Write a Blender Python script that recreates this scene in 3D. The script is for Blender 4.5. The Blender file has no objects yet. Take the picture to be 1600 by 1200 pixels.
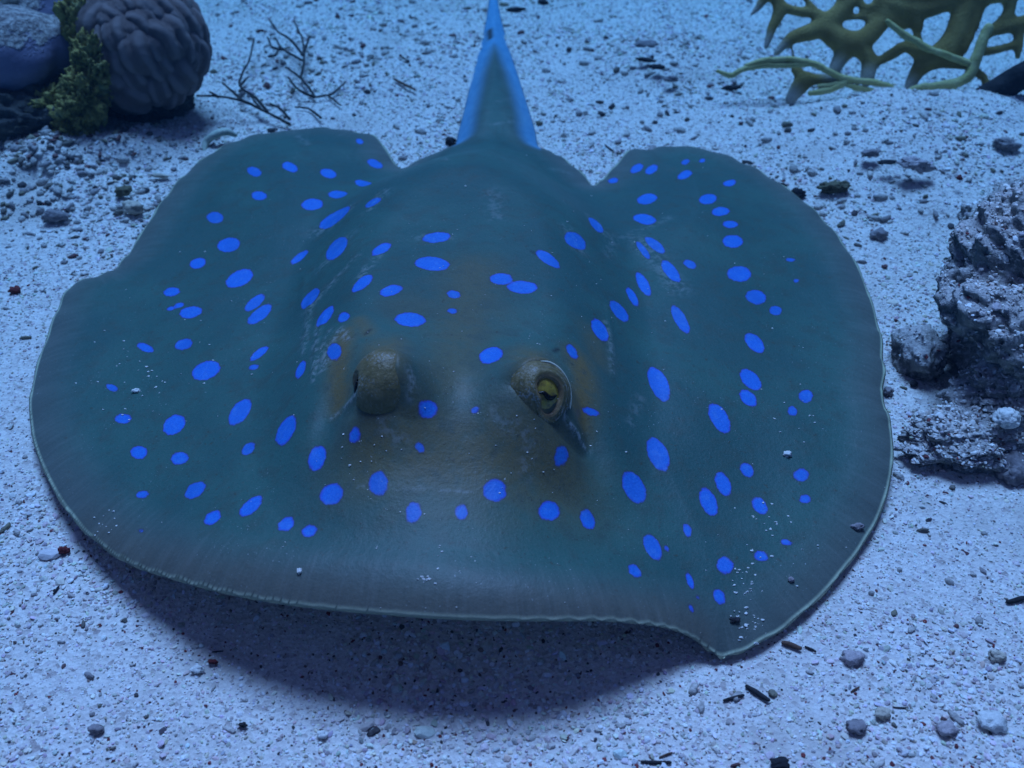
import bpy, bmesh, math, random
import numpy as np
from mathutils import Vector, Matrix, Euler

random.seed(4)
rng = np.random.default_rng(11)
S = bpy.context.scene
C = S.collection
R = math.radians

# ------------------------------------------------------------------ camera, light, exposure
PITCH, CAM_H, HFOV = R(39.0), 0.27, R(50.0)
cam_d = bpy.data.cameras.new('camera')
cam = bpy.data.objects.new('camera', cam_d)
C.objects.link(cam)
cam.location = (0, 0, CAM_H)
cam.rotation_euler = (R(90) - PITCH, 0, 0)
cam_d.angle = HFOV
cam_d.clip_start, cam_d.clip_end = 0.01, 60
cam_d.dof.use_dof = True
cam_d.dof.focus_distance = 0.37
cam_d.dof.aperture_fstop = 20.0
S.camera = cam

W = bpy.data.worlds.new('World')
S.world = W
W.use_nodes = True
bg = W.node_tree.nodes['Background']
bg.inputs['Color'].default_value = (0.46, 0.33, 1.0, 1)     # open water scatters the same blue from every side
bg.inputs['Strength'].default_value = 0.215

sun_d = bpy.data.lights.new('sun', 'SUN')
sun_d.energy = 4.4
sun_d.color = (0.525, 0.515, 1.0)                              # daylight after ten metres of water
sun_d.angle = R(25)                                          # spread by the rippled surface
sun = bpy.data.objects.new('sun', sun_d)
C.objects.link(sun)
SUN_EL, SUN_AZ = R(67), R(94)                                # behind the animal, seen from the camera
sd = Vector((math.cos(SUN_EL)*math.cos(SUN_AZ), math.cos(SUN_EL)*math.sin(SUN_AZ), math.sin(SUN_EL)))
sun.rotation_euler = sd.to_track_quat('Z', 'Y').to_euler()
sun.location = (0, 1, 3)

S.view_settings.view_transform = 'Standard'
S.view_settings.look = 'None'
S.view_settings.exposure = 0
S.view_settings.gamma = 1
S.view_settings.use_curve_mapping = False
S.render.engine = 'CYCLES'
S.cycles.use_denoising = True
S.cycles.max_bounces = 6
S.cycles.diffuse_bounces = 3

# ------------------------------------------------------------------ places: photo survey point -> point on a level z
F = 800 / math.tan(HFOV / 2)
FWD = np.array([0, math.cos(PITCH), -math.sin(PITCH)])
UP = np.array([0, math.sin(PITCH), math.cos(PITCH)])
CAM = np.array([0, 0, CAM_H])

def ray(px, py):
    return np.array([(px - 800) / F, 0, 0]) + UP * ((600 - py) / F) + FWD

def at(px, py, z=0.0):
    d = ray(px, py)
    return CAM + d * ((z - CAM_H) / d[2])

def mm_px(p):
    """metres per survey pixel at point p"""
    return float(np.dot(np.asarray(p) - CAM, FWD)) / F

# ------------------------------------------------------------------ numeric helpers
def sstep(a, b, x):
    t = np.clip((np.asarray(x, float) - a) / (b - a), 0, 1)
    return t * t * (3 - 2 * t)

_perm = np.random.default_rng(3).random((64, 64, 64))

def vnoise(p):
    """value noise in -1..1, p (n,3)"""
    p = np.asarray(p, float)
    i = np.floor(p).astype(int)
    f = p - i
    f = f * f * (3 - 2 * f)
    i0 = i & 63
    i1 = (i + 1) & 63
    def g(a, b, c):
        return _perm[a, b, c]
    x0, y0, z0 = i0.T
    x1, y1, z1 = i1.T
    fx, fy, fz = f.T
    a = g(x0, y0, z0) * (1 - fx) + g(x1, y0, z0) * fx
    b = g(x0, y1, z0) * (1 - fx) + g(x1, y1, z0) * fx
    c = g(x0, y0, z1) * (1 - fx) + g(x1, y0, z1) * fx
    d = g(x0, y1, z1) * (1 - fx) + g(x1, y1, z1) * fx
    return ((a * (1 - fy) + b * fy) * (1 - fz) + (c * (1 - fy) + d * fy) * fz) * 2 - 1

def fbm(p, o=4, gain=0.5):
    p = np.asarray(p, float)
    s, a = 0, 1
    for k in range(o):
        s = s + a * vnoise(p * 2 ** k + 17.3 * k)
        a *= gain
    return s

def worley(p, seed=5):
    """nearest and second nearest feature distance, p (n,3)"""
    p = np.asarray(p, float)
    i = np.floor(p).astype(int)
    f1 = np.full(len(p), 9.0)
    f2 = np.full(len(p), 9.0)
    for dx in (-1, 0, 1):
        for dy in (-1, 0, 1):
            for dz in (-1, 0, 1):
                c = i + np.array([dx, dy, dz])
                a, b, d = ((c + seed) & 63).T
                q = c + np.stack([_perm[a, b, d], _perm[b, d, a], _perm[d, a, b]], 1)
                r = np.linalg.norm(p - q, axis=1)
                n = r < f1
                f2 = np.where(n, f1, np.minimum(f2, r))
                f1 = np.where(n, r, f1)
    return f1, f2

def mesh_np(name, V, Fc, smooth=True, attrs=None):
    """mesh from vertex array and an (n,3) or (n,4) face array (or list of such arrays)"""
    me = bpy.data.meshes.new(name)
    V = np.ascontiguousarray(V, np.float32)
    arrs = Fc if isinstance(Fc, list) else [Fc]
    arrs = [np.asarray(a, np.int32) for a in arrs if len(a)]
    loops = np.concatenate([a.ravel() for a in arrs])
    tot = np.concatenate([np.full(len(a), a.shape[1], np.int32) for a in arrs])
    start = np.concatenate([[0], np.cumsum(tot)[:-1]]).astype(np.int32)
    me.vertices.add(len(V))
    me.vertices.foreach_set('co', V.ravel())
    me.loops.add(len(loops))
    me.loops.foreach_set('vertex_index', loops)
    me.polygons.add(len(tot))
    me.polygons.foreach_set('loop_start', start)
    me.polygons.foreach_set('loop_total', tot)
    me.polygons.foreach_set('use_smooth', np.full(len(tot), smooth))
    me.update(calc_edges=True)
    for k, a in (attrs or {}).items():
        a = np.asarray(a, np.float32)
        if a.ndim == 1:
            me.attributes.new(k, 'FLOAT', 'POINT').data.foreach_set('value', a)
        else:
            me.attributes.new(k, 'FLOAT_COLOR', 'POINT').data.foreach_set('color', np.c_[a, np.ones(len(a))].astype(np.float32).ravel())
    return me

_ico = {}
def ico(n):
    if n not in _ico:
        b = bmesh.new()
        bmesh.ops.create_icosphere(b, subdivisions=n, radius=1)
        _ico[n] = (np.array([v.co[:] for v in b.verts]), np.array([[v.index for v in f.verts] for f in b.faces]))
        b.free()
    v, f = _ico[n]
    return v.copy(), f

def tube_np(pts, rad, seg=10, sub=5, flat=1.0, axis=None):
    """closed swept tube through pts (catmull-rom), radius per point; returns V, tris/quads list"""
    P = np.asarray(pts, float)
    rad = np.broadcast_to(np.asarray(rad, float), (len(P),))
    Q = np.vstack([2 * P[0] - P[1], P, 2 * P[-1] - P[-2]])
    rr = np.r_[rad[0], rad, rad[-1]]
    out, ro = [], []
    for k in range(1, len(Q) - 2):
        for t in np.linspace(0, 1, sub, endpoint=False):
            a, b, c, d = Q[k-1:k+3]
            out.append(0.5 * (2*b + (c-a)*t + (2*a-5*b+4*c-d)*t*t + (3*b-a-3*c+d)*t**3))
            ro.append(rr[k] * (1-t) + rr[k+1] * t)
    out.append(P[-1]); ro.append(rad[-1])
    out, ro = np.array(out), np.array(ro)
    # rounded ends
    t0 = out[0]-out[1]; t0 /= np.linalg.norm(t0)
    t1 = out[-1]-out[-2]; t1 /= np.linalg.norm(t1)
    out = np.vstack([out[0]+t0*ro[0]*.8, out[0]+t0*ro[0]*.5, out, out[-1]+t1*ro[-1]*.5, out[-1]+t1*ro[-1]*.8])
    ro = np.r_[ro[0]*.45, ro[0]*.85, ro, ro[-1]*.85, ro[-1]*.45]
    T = np.gradient(out, axis=0)
    T /= np.linalg.norm(T, axis=1)[:, None]
    ref = np.array([0.13, 0.2, 1.0]) if axis is None else np.asarray(axis, float)
    A = np.cross(T, ref); A /= np.linalg.norm(A, axis=1)[:, None] + 1e-9
    B = np.cross(T, A)
    th = np.linspace(0, 2*np.pi, seg, endpoint=False)
    V = (out[:, None] + ro[:, None, None]*(np.cos(th)[None, :, None]*A[:, None] + flat*np.sin(th)[None, :, None]*B[:, None])).reshape(-1, 3)
    n = len(out)
    i = np.arange(n-1)[:, None]*seg; j = np.arange(seg)[None]; k = (j+1) % seg
    q = np.stack([i+j, i+k, i+seg+k, i+seg+j], -1).reshape(-1, 4)
    V = np.vstack([V, out[0], out[-1]])
    a = np.arange(seg); b = (a+1) % seg
    cap = np.vstack([np.stack([np.full(seg, n*seg), b, a], 1), np.stack([np.full(seg, n*seg+1), (n-1)*seg+a, (n-1)*seg+b], 1)])
    return V, [q, cap]

def join_np(parts):
    V, q, t, o = [], [], [], 0
    for v, fs in parts:
        for f in (fs if isinstance(fs, list) else [fs]):
            (q if f.shape[1] == 4 else t).append(f + o)
        V.append(v); o += len(v)
    fs = []
    if q: fs.append(np.vstack(q))
    if t: fs.append(np.vstack(t))
    return np.vstack(V), fs

def link(name, me, mat, parent=None, loc=None):
    o = bpy.data.objects.new(name, me)
    C.objects.link(o)
    if mat is not None and not me.materials:
        me.materials.append(mat)
    if loc is not None:
        o.location = loc
    if parent is not None:
        o.parent = parent
    return o

def empty(name, loc):
    o = bpy.data.objects.new(name, None)
    C.objects.link(o)
    o.location = loc
    o.empty_display_size = 0.02
    return o

def tag(o, label=None, cat=None, group=None, kind=None):
    if label: o['label'] = label
    if cat: o['category'] = cat
    if group: o['group'] = group
    if kind: o['kind'] = kind
    return o

# ------------------------------------------------------------------ material helpers
class NT:
    def __init__(self, name):
        self.m = bpy.data.materials.new(name)
        self.m.use_nodes = True
        self.t = self.m.node_tree
        self.b = self.t.nodes['Principled BSDF']
        self.b.inputs['Roughness'].default_value = 0.75
        self.b.inputs['Specular IOR Level'].default_value = 0.2
    def n(self, kind, **kw):
        x = self.t.nodes.new(kind)
        for k, v in kw.items():
            setattr(x, k, v)
        return x
    def put(self, sock, v):
        if isinstance(v, bpy.types.NodeSocket):
            self.t.links.new(v, sock)
        elif isinstance(v, (tuple, list)) and sock.type == 'RGBA' and len(v) == 3:
            sock.default_value = (*v, 1)
        else:
            sock.default_value = v
    def attr(self, name, kind='GEOMETRY', out='Fac'):
        return self.n('ShaderNodeAttribute', attribute_name=name, attribute_type=kind).outputs[out]
    def obj(self):
        return self.n('ShaderNodeTexCoord').outputs['Object']
    def math(self, op, a, b=0.0, c=0.0, clamp=False):
        x = self.n('ShaderNodeMath', operation=op, use_clamp=clamp)
        for s, v in zip(x.inputs, (a, b, c)): self.put(s, v)
        return x.outputs[0]
    def noise(self, scale, detail=3, rough=0.5, vec=None, dist=0.0):
        x = self.n('ShaderNodeTexNoise')
        x.inputs['Scale'].default_value = scale
        x.inputs['Detail'].default_value = detail
        x.inputs['Roughness'].default_value = rough
        x.inputs['Distortion'].default_value = dist
        self.put(x.inputs['Vector'], vec if vec is not None else self.obj())
        return x.outputs['Fac']
    def voro(self, scale, feature='F1', out='Distance', vec=None):
        x = self.n('ShaderNodeTexVoronoi', feature=feature)
        x.inputs['Scale'].default_value = scale
        self.put(x.inputs['Vector'], vec if vec is not None else self.obj())
        return x.outputs[out]
    def step(self, a, b, x, lo=0.0, hi=1.0):
        r = self.n('ShaderNodeMapRange', interpolation_type='SMOOTHSTEP')
        for k, v in (('Value', x), ('From Min', a), ('From Max', b), ('To Min', lo), ('To Max', hi)):
            self.put(r.inputs[k], v)
        return r.outputs[0]
    def mix(self, f, a, b, blend='MIX'):
        x = self.n('ShaderNodeMix', data_type='RGBA', blend_type=blend)
        self.put(x.inputs[0], f); self.put(x.inputs[6], a); self.put(x.inputs[7], b)
        return x.outputs[2]
    def ramp(self, f, stops, interp='LINEAR'):
        x = self.n('ShaderNodeValToRGB')
        x.color_ramp.interpolation = interp
        e = x.color_ramp.elements
        while len(e) < len(stops): e.new(0.5)
        for el, (p, c) in zip(e, stops):
            el.position = p; el.color = (*c, 1)
        self.put(x.inputs[0], f)
        return x.outputs[0]
    def color(self, c): self.put(self.b.inputs['Base Color'], c); return self
    def bump(self, h, dist, strength=1.0):
        x = self.n('ShaderNodeBump')
        x.inputs['Distance'].default_value = dist
        x.inputs['Strength'].default_value = strength
        self.put(x.inputs['Height'], h)
        if self.b.inputs['Normal'].is_linked:
            self.t.links.new(self.b.inputs['Normal'].links[0].from_socket, x.inputs['Normal'])
        self.t.links.new(x.outputs[0], self.b.inputs['Normal'])
        return self

def simple(name, c1, c2, scale=300, bump=0.0006, rough=0.8, bscale=None, extra=None):
    t = NT(name)
    c = t.mix(t.step(0.35, 0.65, t.noise(scale, 4, 0.6)), c1, c2)
    if extra: c = t.mix(t.step(0.6, 0.68, t.noise(scale * 2.3, 3)), c, extra)
    t.color(c)
    t.bump(t.noise(bscale or scale * 2, 4, 0.6), bump)
    t.b.inputs['Roughness'].default_value = rough
    return t.m

# ------------------------------------------------------------------ outline of the animal
# (x, y, margin height, thickness) round the disc, from the tail tip down the left flank
E0, T0 = 0.0035, 0.0045
outline = [
 (771,-150,E0,.003),(768,-60,E0,.003),(764,0,E0,.004),(756,48,E0,.006),(745,90,E0,.008),(735,130,E0,.012),(725,172,E0,.012),(716,206,E0,.013),(709,231,E0,.012),
 (690,236,E0,T0),(672,242,E0,T0),(650,252,E0,T0),(634,261,E0,T0),(626,263,E0,T0),
 (612,247,E0,T0),(599,226,E0,T0),(586,213,E0,T0),(570,209,E0,T0),(545,205,E0,T0),(520,201,E0,T0),(495,200,E0,T0),(468,203,E0,T0),(438,206,E0,T0),(402,211,E0,T0),(370,220,E0,T0),(345,231,E0,T0),(325,243,E0,T0),(305,257,E0,T0),(285,276,E0,T0),(266,297,E0,T0),(249,320,E0,T0),(232,346,E0,T0),(215,373,E0,T0),(200,396,E0,T0),(186,413,.004,T0),(170,425,.004,T0),(150,432,.004,T0),(130,437,.004,T0),(112,446,.004,T0),(98,463,.004,T0),(88,486,.004,T0),(75,520,.004,T0),(62,556,.004,T0),(52,591,.0045,T0),(46,626,.005,T0),(47,665,.0055,T0),(55,702,.006,T0),(68,736,.007,T0),(85,770,.008,T0),(104,799,.009,T0),(126,826,.010,.005),(150,848,.011,.006),(180,870,.013,.006),(214,888,.016,.007),(250,900,.019,.008),(300,915,.023,.007),(350,928,.026,.0075),(400,938,.028,.0075),(450,946,.030,.0075),(500,952,.031,.0075),(560,958,.032,.0075),(600,961,.0325,.0075),(650,965,.033,.0075),(700,968,.033,.0075),(760,970,.033,.0075),(820,971,.032,.0075),(880,971,.030,.0075),(930,971,.027,.0075),(970,973,.0235,.0075),(1010,977,.019,.007),(1040,982,.015,.007),(1065,990,.0115,.0065),(1085,1000,.008,.007),(1105,1015,.005,.006),(1120,1026,.003,.005),(1130,1029,.002,.004),(1148,1023,.003,.004),
 (1180,1010,E0,T0),(1220,986,E0,T0),(1255,959,E0,T0),(1290,926,E0,T0),(1320,891,E0,T0),(1346,856,E0,T0),(1366,824,E0,T0),(1381,790,.004,T0),(1392,751,.005,T0),(1396,711,.006,T0),(1394,671,.007,T0),(1388,646,.008,T0),(1381,624,.0075,T0),(1380,607,.007,T0),(1384,582,.007,T0),(1380,561,.006,T0),(1379,532,.005,T0),(1371,500,.004,T0),(1359,461,.004,T0),(1346,427,E0,T0),(1330,398,E0,T0),(1311,371,E0,T0),(1290,346,E0,T0),(1270,326,E0,T0),(1246,306,E0,T0),(1220,288,E0,T0),(1195,272,E0,T0),(1170,258,E0,T0),(1140,245,E0,T0),(1110,236,E0,T0),(1080,230,E0,T0),(1050,229,E0,T0),(1025,231,E0,T0),(1006,235,E0,T0),(990,233,E0,T0),(980,237,E0,T0),(968,250,E0,T0),(951,270,E0,T0),(938,282,E0,T0),(928,290,E0,T0),
 (916,277,E0,T0),(901,263,E0,T0),(885,251,E0,T0),(870,241,E0,T0),(856,236,E0,T0),(842,231,E0,.012),(836,203,E0,.013),(823,160,E0,.012),(811,122,E0,.0075),(798,82,E0,.008),(786,40,E0,.006),(778,0,E0,.004),(774,-60,E0,.003)]
pts = []
for (px, py, e, th) in outline:
    p = at(px, py, e)
    pts.append((p[0], p[1], e, th))
P0 = np.array(pts)
# smooth closed curve through the survey points
def closed_cr(P, sub):
    out = []
    n = len(P)
    for k in range(n):
        a, b, c, d = P[k-1], P[k], P[(k+1) % n], P[(k+2) % n]
        for t in np.linspace(0, 1, sub, endpoint=False):
            out.append(0.5*(2*b+(c-a)*t+(2*a-5*b+4*c-d)*t*t+(3*b-a-3*c+d)*t**3))
    return np.array(out)
OUT = closed_cr(P0, 4)
OUT[:, 2] = np.maximum(OUT[:, 2], 0.0015)
# small ruffles along the lateral margins
_k = np.arange(len(OUT))
OUT[:, 2] += 0.0006 * np.sin(_k*0.9) * (OUT[:, 3] < .0065) * sstep(0.0, 0.05, np.abs(OUT[:, 0] + 0.025))

def seg_dist(X, Y, poly, chunk=6000):
    """distance to closed polyline, nearest point index and parameter"""
    A = poly[:, :2]; B = np.roll(A, -1, 0); AB = B - A; L = (AB**2).sum(1)
    P = np.c_[X, Y]
    D = np.empty(len(P)); I = np.empty(len(P), int); T = np.empty(len(P))
    for s in range(0, len(P), chunk):
        p = P[s:s+chunk]
        ap0 = p[:, 0:1] - A[None, :, 0]; ap1 = p[:, 1:2] - A[None, :, 1]
        t = np.clip((ap0*AB[:, 0] + ap1*AB[:, 1]) / L, 0, 1)
        d = (ap0 - t*AB[:, 0])**2 + (ap1 - t*AB[:, 1])**2
        i = d.argmin(1); r = np.arange(len(p))
        D[s:s+chunk] = np.sqrt(d[r, i]); I[s:s+chunk] = i; T[s:s+chunk] = t[r, i]
    return D, I, T

def inside(X, Y, poly):
    r = np.zeros(len(X), bool)
    x, y = poly[:, 0], poly[:, 1]
    x2, y2 = np.roll(x, -1), np.roll(y, -1)
    for a, b, c, d in zip(x, y, x2, y2):
        if b == d: continue
        m = (b > Y) != (d > Y)
        if not m.any(): continue
        r ^= m & (X < (c - a) * (Y - b) / (d - b) + a)
    return r

def idw(X, Y, vals, chunk=6000, power=3.0):
    A = OUT[::3, :2]
    v = vals[::3]
    out = np.empty((len(X), v.shape[1]))
    for s in range(0, len(X), chunk):
        d2 = (X[s:s+chunk, None]-A[None, :, 0])**2 + (Y[s:s+chunk, None]-A[None, :, 1])**2 + 1e-7
        w = d2 ** (-power/2)
        out[s:s+chunk] = (w @ v) / w.sum(1)[:, None]
    return out

ARCS = np.hypot(*(np.roll(OUT, -1, 0) - OUT)[:, :2].T)
ARC = np.r_[0, np.cumsum(ARCS)[:-1]]
SP = 0.0008
gx = np.arange(OUT[:, 0].min()-2*SP, OUT[:, 0].max()+2*SP, SP)
gy = np.arange(OUT[:, 1].min()-2*SP, OUT[:, 1].max()+2*SP, SP)
NX, NY = len(gx), len(gy)
XX, YY = np.meshgrid(gx, gy)
IN = inside(XX.ravel(), YY.ravel(), OUT).reshape(NY, NX)
ii = np.flatnonzero(IN.ravel())
X_, Y_ = XX.ravel()[ii], YY.ravel()[ii]
D_, I_, T_ = seg_dist(X_, Y_, OUT)
ET = idw(X_, Y_, OUT[:, 2:4])

def eye_xy(px, py, z): return at(px, py, z)
EYE_R = at(834, 612, 0.058)
EYE_L = at(603, 606, 0.058)
BODY_C = at(718, 470, 0.040)
SNOUT = at(712, 800, 0.042)
def gauss(X, Y, c, sx, sy=None, rot=0.0):
    sy = sy or sx
    dx, dy = X - c[0], Y - c[1]
    u = dx*math.cos(rot) + dy*math.sin(rot); v = -dx*math.sin(rot) + dy*math.cos(rot)
    return np.exp(-0.5*((u/sx)**2 + (v/sy)**2))

def ray_height(X, Y, D, ET):
    E, T = ET[:, 0], ET[:, 1]
    w = np.where(T > 0.008, 0.016, 0.012)
    w = 0.011 + 0.6 * T
    q = np.clip(D / w, 0, 1)
    z = E + T * (1 - (1 - q)**2)
    tail = sstep(0.495, 0.54, Y) * (np.abs(X + 0.02) < 0.06)
    z += 0.010 * sstep(0.008, 0.085, D) * (1 - tail)
    # raised trunk, widest at the head, with steep flanks
    dx = (X - (BODY_C[0] + 0.0)) / (0.064 + 0.0 * Y)
    dy = np.where(Y > 0.34, (Y - 0.34) / 0.165, (Y - 0.34) / 0.122)
    re = np.sqrt(np.abs(dx)**2.4 + np.abs(dy)**2.4)
    z += 0.0225 * (1 - sstep(0.42, 1.18, re)) * sstep(0.0, 0.03, D) * (1 - 0.8*sstep(0.45, 0.53, Y))
    # back of the trunk runs out as a low ridge into the tail
    z += 0.003 * np.exp(-((X - BODY_C[0] - 0.002)/0.022)**2) * sstep(0.40, 0.46, Y) * (1 - sstep(0.53, 0.66, Y)) * sstep(0.0, 0.02, D)
    # brow, eye mounds, spiracles, snout hollow
    for e, sgn in ((EYE_R, 1), (EYE_L, -1)):
        z += 0.0105 * gauss(X, Y, (e[0] - sgn*0.0015, e[1] + 0.0015), 0.0105, 0.0118)
        sp = (e[0] + sgn*0.0165, e[1] + 0.002)
        z -= 0.0050 * gauss(X, Y, sp, 0.0048, 0.0095, sgn*0.12)
        z += 0.0012 * gauss(X, Y, (e[0] + sgn*0.028, e[1] + 0.006), 0.005, 0.014, sgn*0.12)
        z -= 0.0020 * gauss(X, Y, (e[0] + sgn*0.007, e[1] - 0.020), 0.011, 0.006)
    z -= 0.0022 * gauss(X, Y, (BODY_C[0], EYE_R[1]), 0.012, 0.02)
    P = np.c_[X*16, Y*16, np.zeros_like(X)]
    z += 0.0016 * fbm(P, 2) * sstep(0.006, 0.04, D) * (1-tail)
    P = np.c_[X*60, Y*60, np.zeros_like(X)]
    z += 0.00030 * fbm(P + 9.1, 2) * sstep(0.004, 0.02, D)
    return z

Z_ = ray_height(X_, Y_, D_, ET)
HGT = np.full(NY*NX, np.nan)
HGT[ii] = Z_
HGT = HGT.reshape(NY, NX)

def on_ray(px, py, lift=0.0):
    """point of the animal's back seen at a survey point"""
    z = 0.03
    for _ in range(40):
        p = at(px, py, z)
        i = int(round((p[0]-gx[0])/SP)); j = int(round((p[1]-gy[0])/SP))
        h = HGT[min(max(j, 0), NY-1), min(max(i, 0), NX-1)]
        if np.isnan(h): h = 0.004
        z = z*0.55 + h*0.45
    return at(px, py, z) + np.array([0, 0, lift])

# the head's skin closes round each eye bulb, open on the side the eye looks out of
CD = -FWD
EYES = [dict(px=836, py=600, rad=0.0112, cover=.12, tall=1.2, zlift=.0006, gaze=CD*math.cos(R(24)) + np.array([1, 0, 0])*math.sin(R(24)) + np.array([0, 0, -.04])),
        dict(px=602, py=586, rad=0.0110, tall=1.25, zlift=.0, cover=-.12, gaze=CD*math.cos(R(77)) + np.array([-1, 0, 0])*math.sin(R(77)))]
for e in EYES:
    e['ctr'] = on_ray(e['px'], e['py']) + np.array([0, 0, -e['rad']*0.56 + e['zlift']]) + FWD*e['rad']*0.2
for e in EYES:
    c, ra, g = e['ctr'], e['rad'], e['gaze'][:2]/np.linalg.norm(e['gaze'][:2])
    m = (np.abs(X_-c[0]) < .045) & (np.abs(Y_-c[1]) < .045)
    dx, dy = X_[m]-c[0], Y_[m]-c[1]
    rr = np.hypot(dx, dy); q = rr/ra
    away = -(dx*g[0] + dy*g[1])/np.maximum(rr, 1e-6)
    wgt = sstep(-0.35, 0.55, away*sstep(0, .6, q) + e['cover'])
    zc = c[2] + e['tall']*ra*np.sqrt(1-np.minimum(q, .78)**2)
    ex = np.maximum(q-.78, 0)*ra
    zc -= 1.25*ex + 45*ex**2
    zc += -.0045*(1-wgt) + .0006*wgt - .9*(1-wgt)*ex
    k = .0035
    h = np.clip(.5 + .5*(zc - Z_[m])/k, 0, 1)
    Z_[m] = Z_[m]*(1-h) + zc*h + k*h*(1-h)*wgt
HGT = np.full(NY*NX, np.nan)
HGT[ii] = Z_
HGT = HGT.reshape(NY, NX)

# ------------------------------------------------------------------ pigment of the back, with a little painted sheen and shade, as skin marks
spots = [(397,268,12,7,-20),(453,261,13,7,-20),(405,306,12,7,-5),(488,319,17,9,5),(336,340,13,9,-5),(357,382,18,11,10),(309,411,13,8,15),(374,435,23,12,25),(468,402,17,5,38),(268,456,13,7,8),(280,477,8,4,15),(267,482,6,3,10),(298,488,18,9,10),(398,473,19,8,38),(406,491,23,9,38),(485,467,20,8,48),(227,543,14,6,-22),(287,538,14,8,15),(405,552,18,6,38),
(562,221,6,4,-20),(586,256,13,6,-22),(513,271,13,7,-15),(568,287,13,4,3),(528,304,15,6,5),(583,316,14,5,30),(523,341,29,8,35),(526,389,22,11,48),(596,389,17,7,28),(682,371,22,8,6),(675,412,27,11,-5),(566,442,20,8,38),(611,454,18,8,15),(508,495,20,7,50),(537,495,10,7,35),(641,499,24,11,-3),(709,460,11,6,-10),(707,486,8,4,0),(783,436,18,9,-2),(816,449,24,10,-2),(856,404,22,8,-35),(899,377,19,11,-35),(931,351,16,6,-48),
(967,487,20,9,-48),(937,515,20,10,-58),(988,463,17,6,-60),(1005,444,21,8,-62),(1005,391,17,5,-52),(1023,382,19,7,-38),(1007,342,18,8,-10),(1011,311,16,8,10),(958,282,8,4,8),(995,263,11,6,28),(1018,265,11,6,30),(1071,253,7,4,20),(1097,251,5,3,10),(1070,273,12,6,22),(1140,286,10,5,10),(1106,311,14,8,10),(1126,330,14,7,3),(1141,350,12,6,0),(1145,377,16,10,-3),(1155,428,19,12,-5),(1181,464,16,11,-15),(1212,485,10,7,-10),(1078,413,11,6,-25),(1048,424,21,9,-50),(1063,499,25,9,-60),(1235,406,7,3,-5),(1244,439,4,3,0),(1179,536,19,11,-45),
(322,579,23,14,20),(397,574,8,4,15),(470,578,15,6,65),(175,606,10,5,-20),(192,654,13,8,0),(272,663,19,14,35),(375,643,24,13,52),(447,673,26,12,62),(217,707,13,10,0),(281,716,14,10,10),(388,701,12,8,45),(496,716,21,13,70),(223,773,10,6,8),(305,766,18,11,35),(392,791,22,10,42),(332,809,15,9,35),(447,819,14,10,30),(483,830,13,9,20),(220,829,4,3,0),
(522,549,13,11,70),(670,641,15,15,0),(742,640,7,5,15),(554,680,13,9,80),(656,700,8,6,-60),(518,772,19,16,30),(591,755,19,15,90),(646,801,16,12,80),(721,801,12,10,90),(773,766,18,18,0),(877,712,16,11,90),(858,799,17,15,0),(918,813,17,11,-70),(923,644,13,6,-15),(894,549,13,7,-60),(767,555,19,12,15),
(1029,599,29,14,-65),(1173,593,21,12,-45),(1169,622,16,10,-45),(1124,653,26,13,-58),(1259,619,11,10,0),(1238,642,8,7,-40),(1028,709,28,15,-65),(991,762,27,16,-62),(1167,735,13,9,-50),(1130,756,20,11,-65),(1107,784,23,12,-65),(1187,790,15,10,-50),(1252,742,12,10,0),(1258,780,9,7,0),(1074,828,11,6,-72),(1020,855,22,12,-60),(1042,858,6,3,-60),(992,892,12,8,-45),(1078,907,14,5,-72),(1133,883,14,12,-60),(1189,869,11,8,-15),(1228,847,9,5,-10),(1124,932,12,9,-60),(1080,950,6,3,-65),(1090,932,3,2,-60)]
SPOT = np.full(len(X_), -3.0)
for (px, py, a, b, ang) in spots:
    c = on_ray(px, py)
    ca, sa = math.cos(R(ang)), math.sin(R(ang))
    u = (on_ray(px + a*ca, py - a*sa) - on_ray(px - a*ca, py + a*sa))[:2] / 2
    v = (on_ray(px + b*sa, py + b*ca) - on_ray(px - b*sa, py - b*ca))[:2] / 2
    M = np.array([u, v]).T
    if abs(np.linalg.det(M)) < 1e-9: continue
    Mi = np.linalg.inv(M)
    m = (np.abs(X_-c[0]) < 0.03) & (np.abs(Y_-c[1]) < 0.03)
    dx, dy = X_[m]-c[0], Y_[m]-c[1]
    r = np.sqrt((Mi[0, 0]*dx+Mi[0, 1]*dy)**2 + (Mi[1, 0]*dx+Mi[1, 1]*dy)**2)
    size = math.sqrt(abs(np.linalg.det(M)))
    SPOT[m] = np.maximum(SPOT[m], (1 - r) * size / 0.0022)      # signed distance in units of 2.2 mm

def strokes(lines):
    """soft mark along strokes on the skin: (points, half width px, strength)"""
    out = np.zeros(len(X_))
    for P, wpx, s in lines:
        Q = np.array([on_ray(x, y) for x, y in P])
        for a, b in zip(Q[:-1], Q[1:]):
            w = wpx * mm_px(a)
            m = (X_ > min(a[0], b[0])-4*w) & (X_ < max(a[0], b[0])+4*w) & (Y_ > min(a[1], b[1])-6*w) & (Y_ < max(a[1], b[1])+6*w)
            ab = b[:2]-a[:2]
            t = np.clip(((X_[m]-a[0])*ab[0] + (Y_[m]-a[1])*ab[1])/max((ab**2).sum(), 1e-12), 0, 1)
            d = np.hypot(X_[m]-a[0]-t*ab[0], Y_[m]-a[1]-t*ab[1])
            out[m] = np.maximum(out[m], s*np.exp(-(d/w)**2))
    return out

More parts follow.
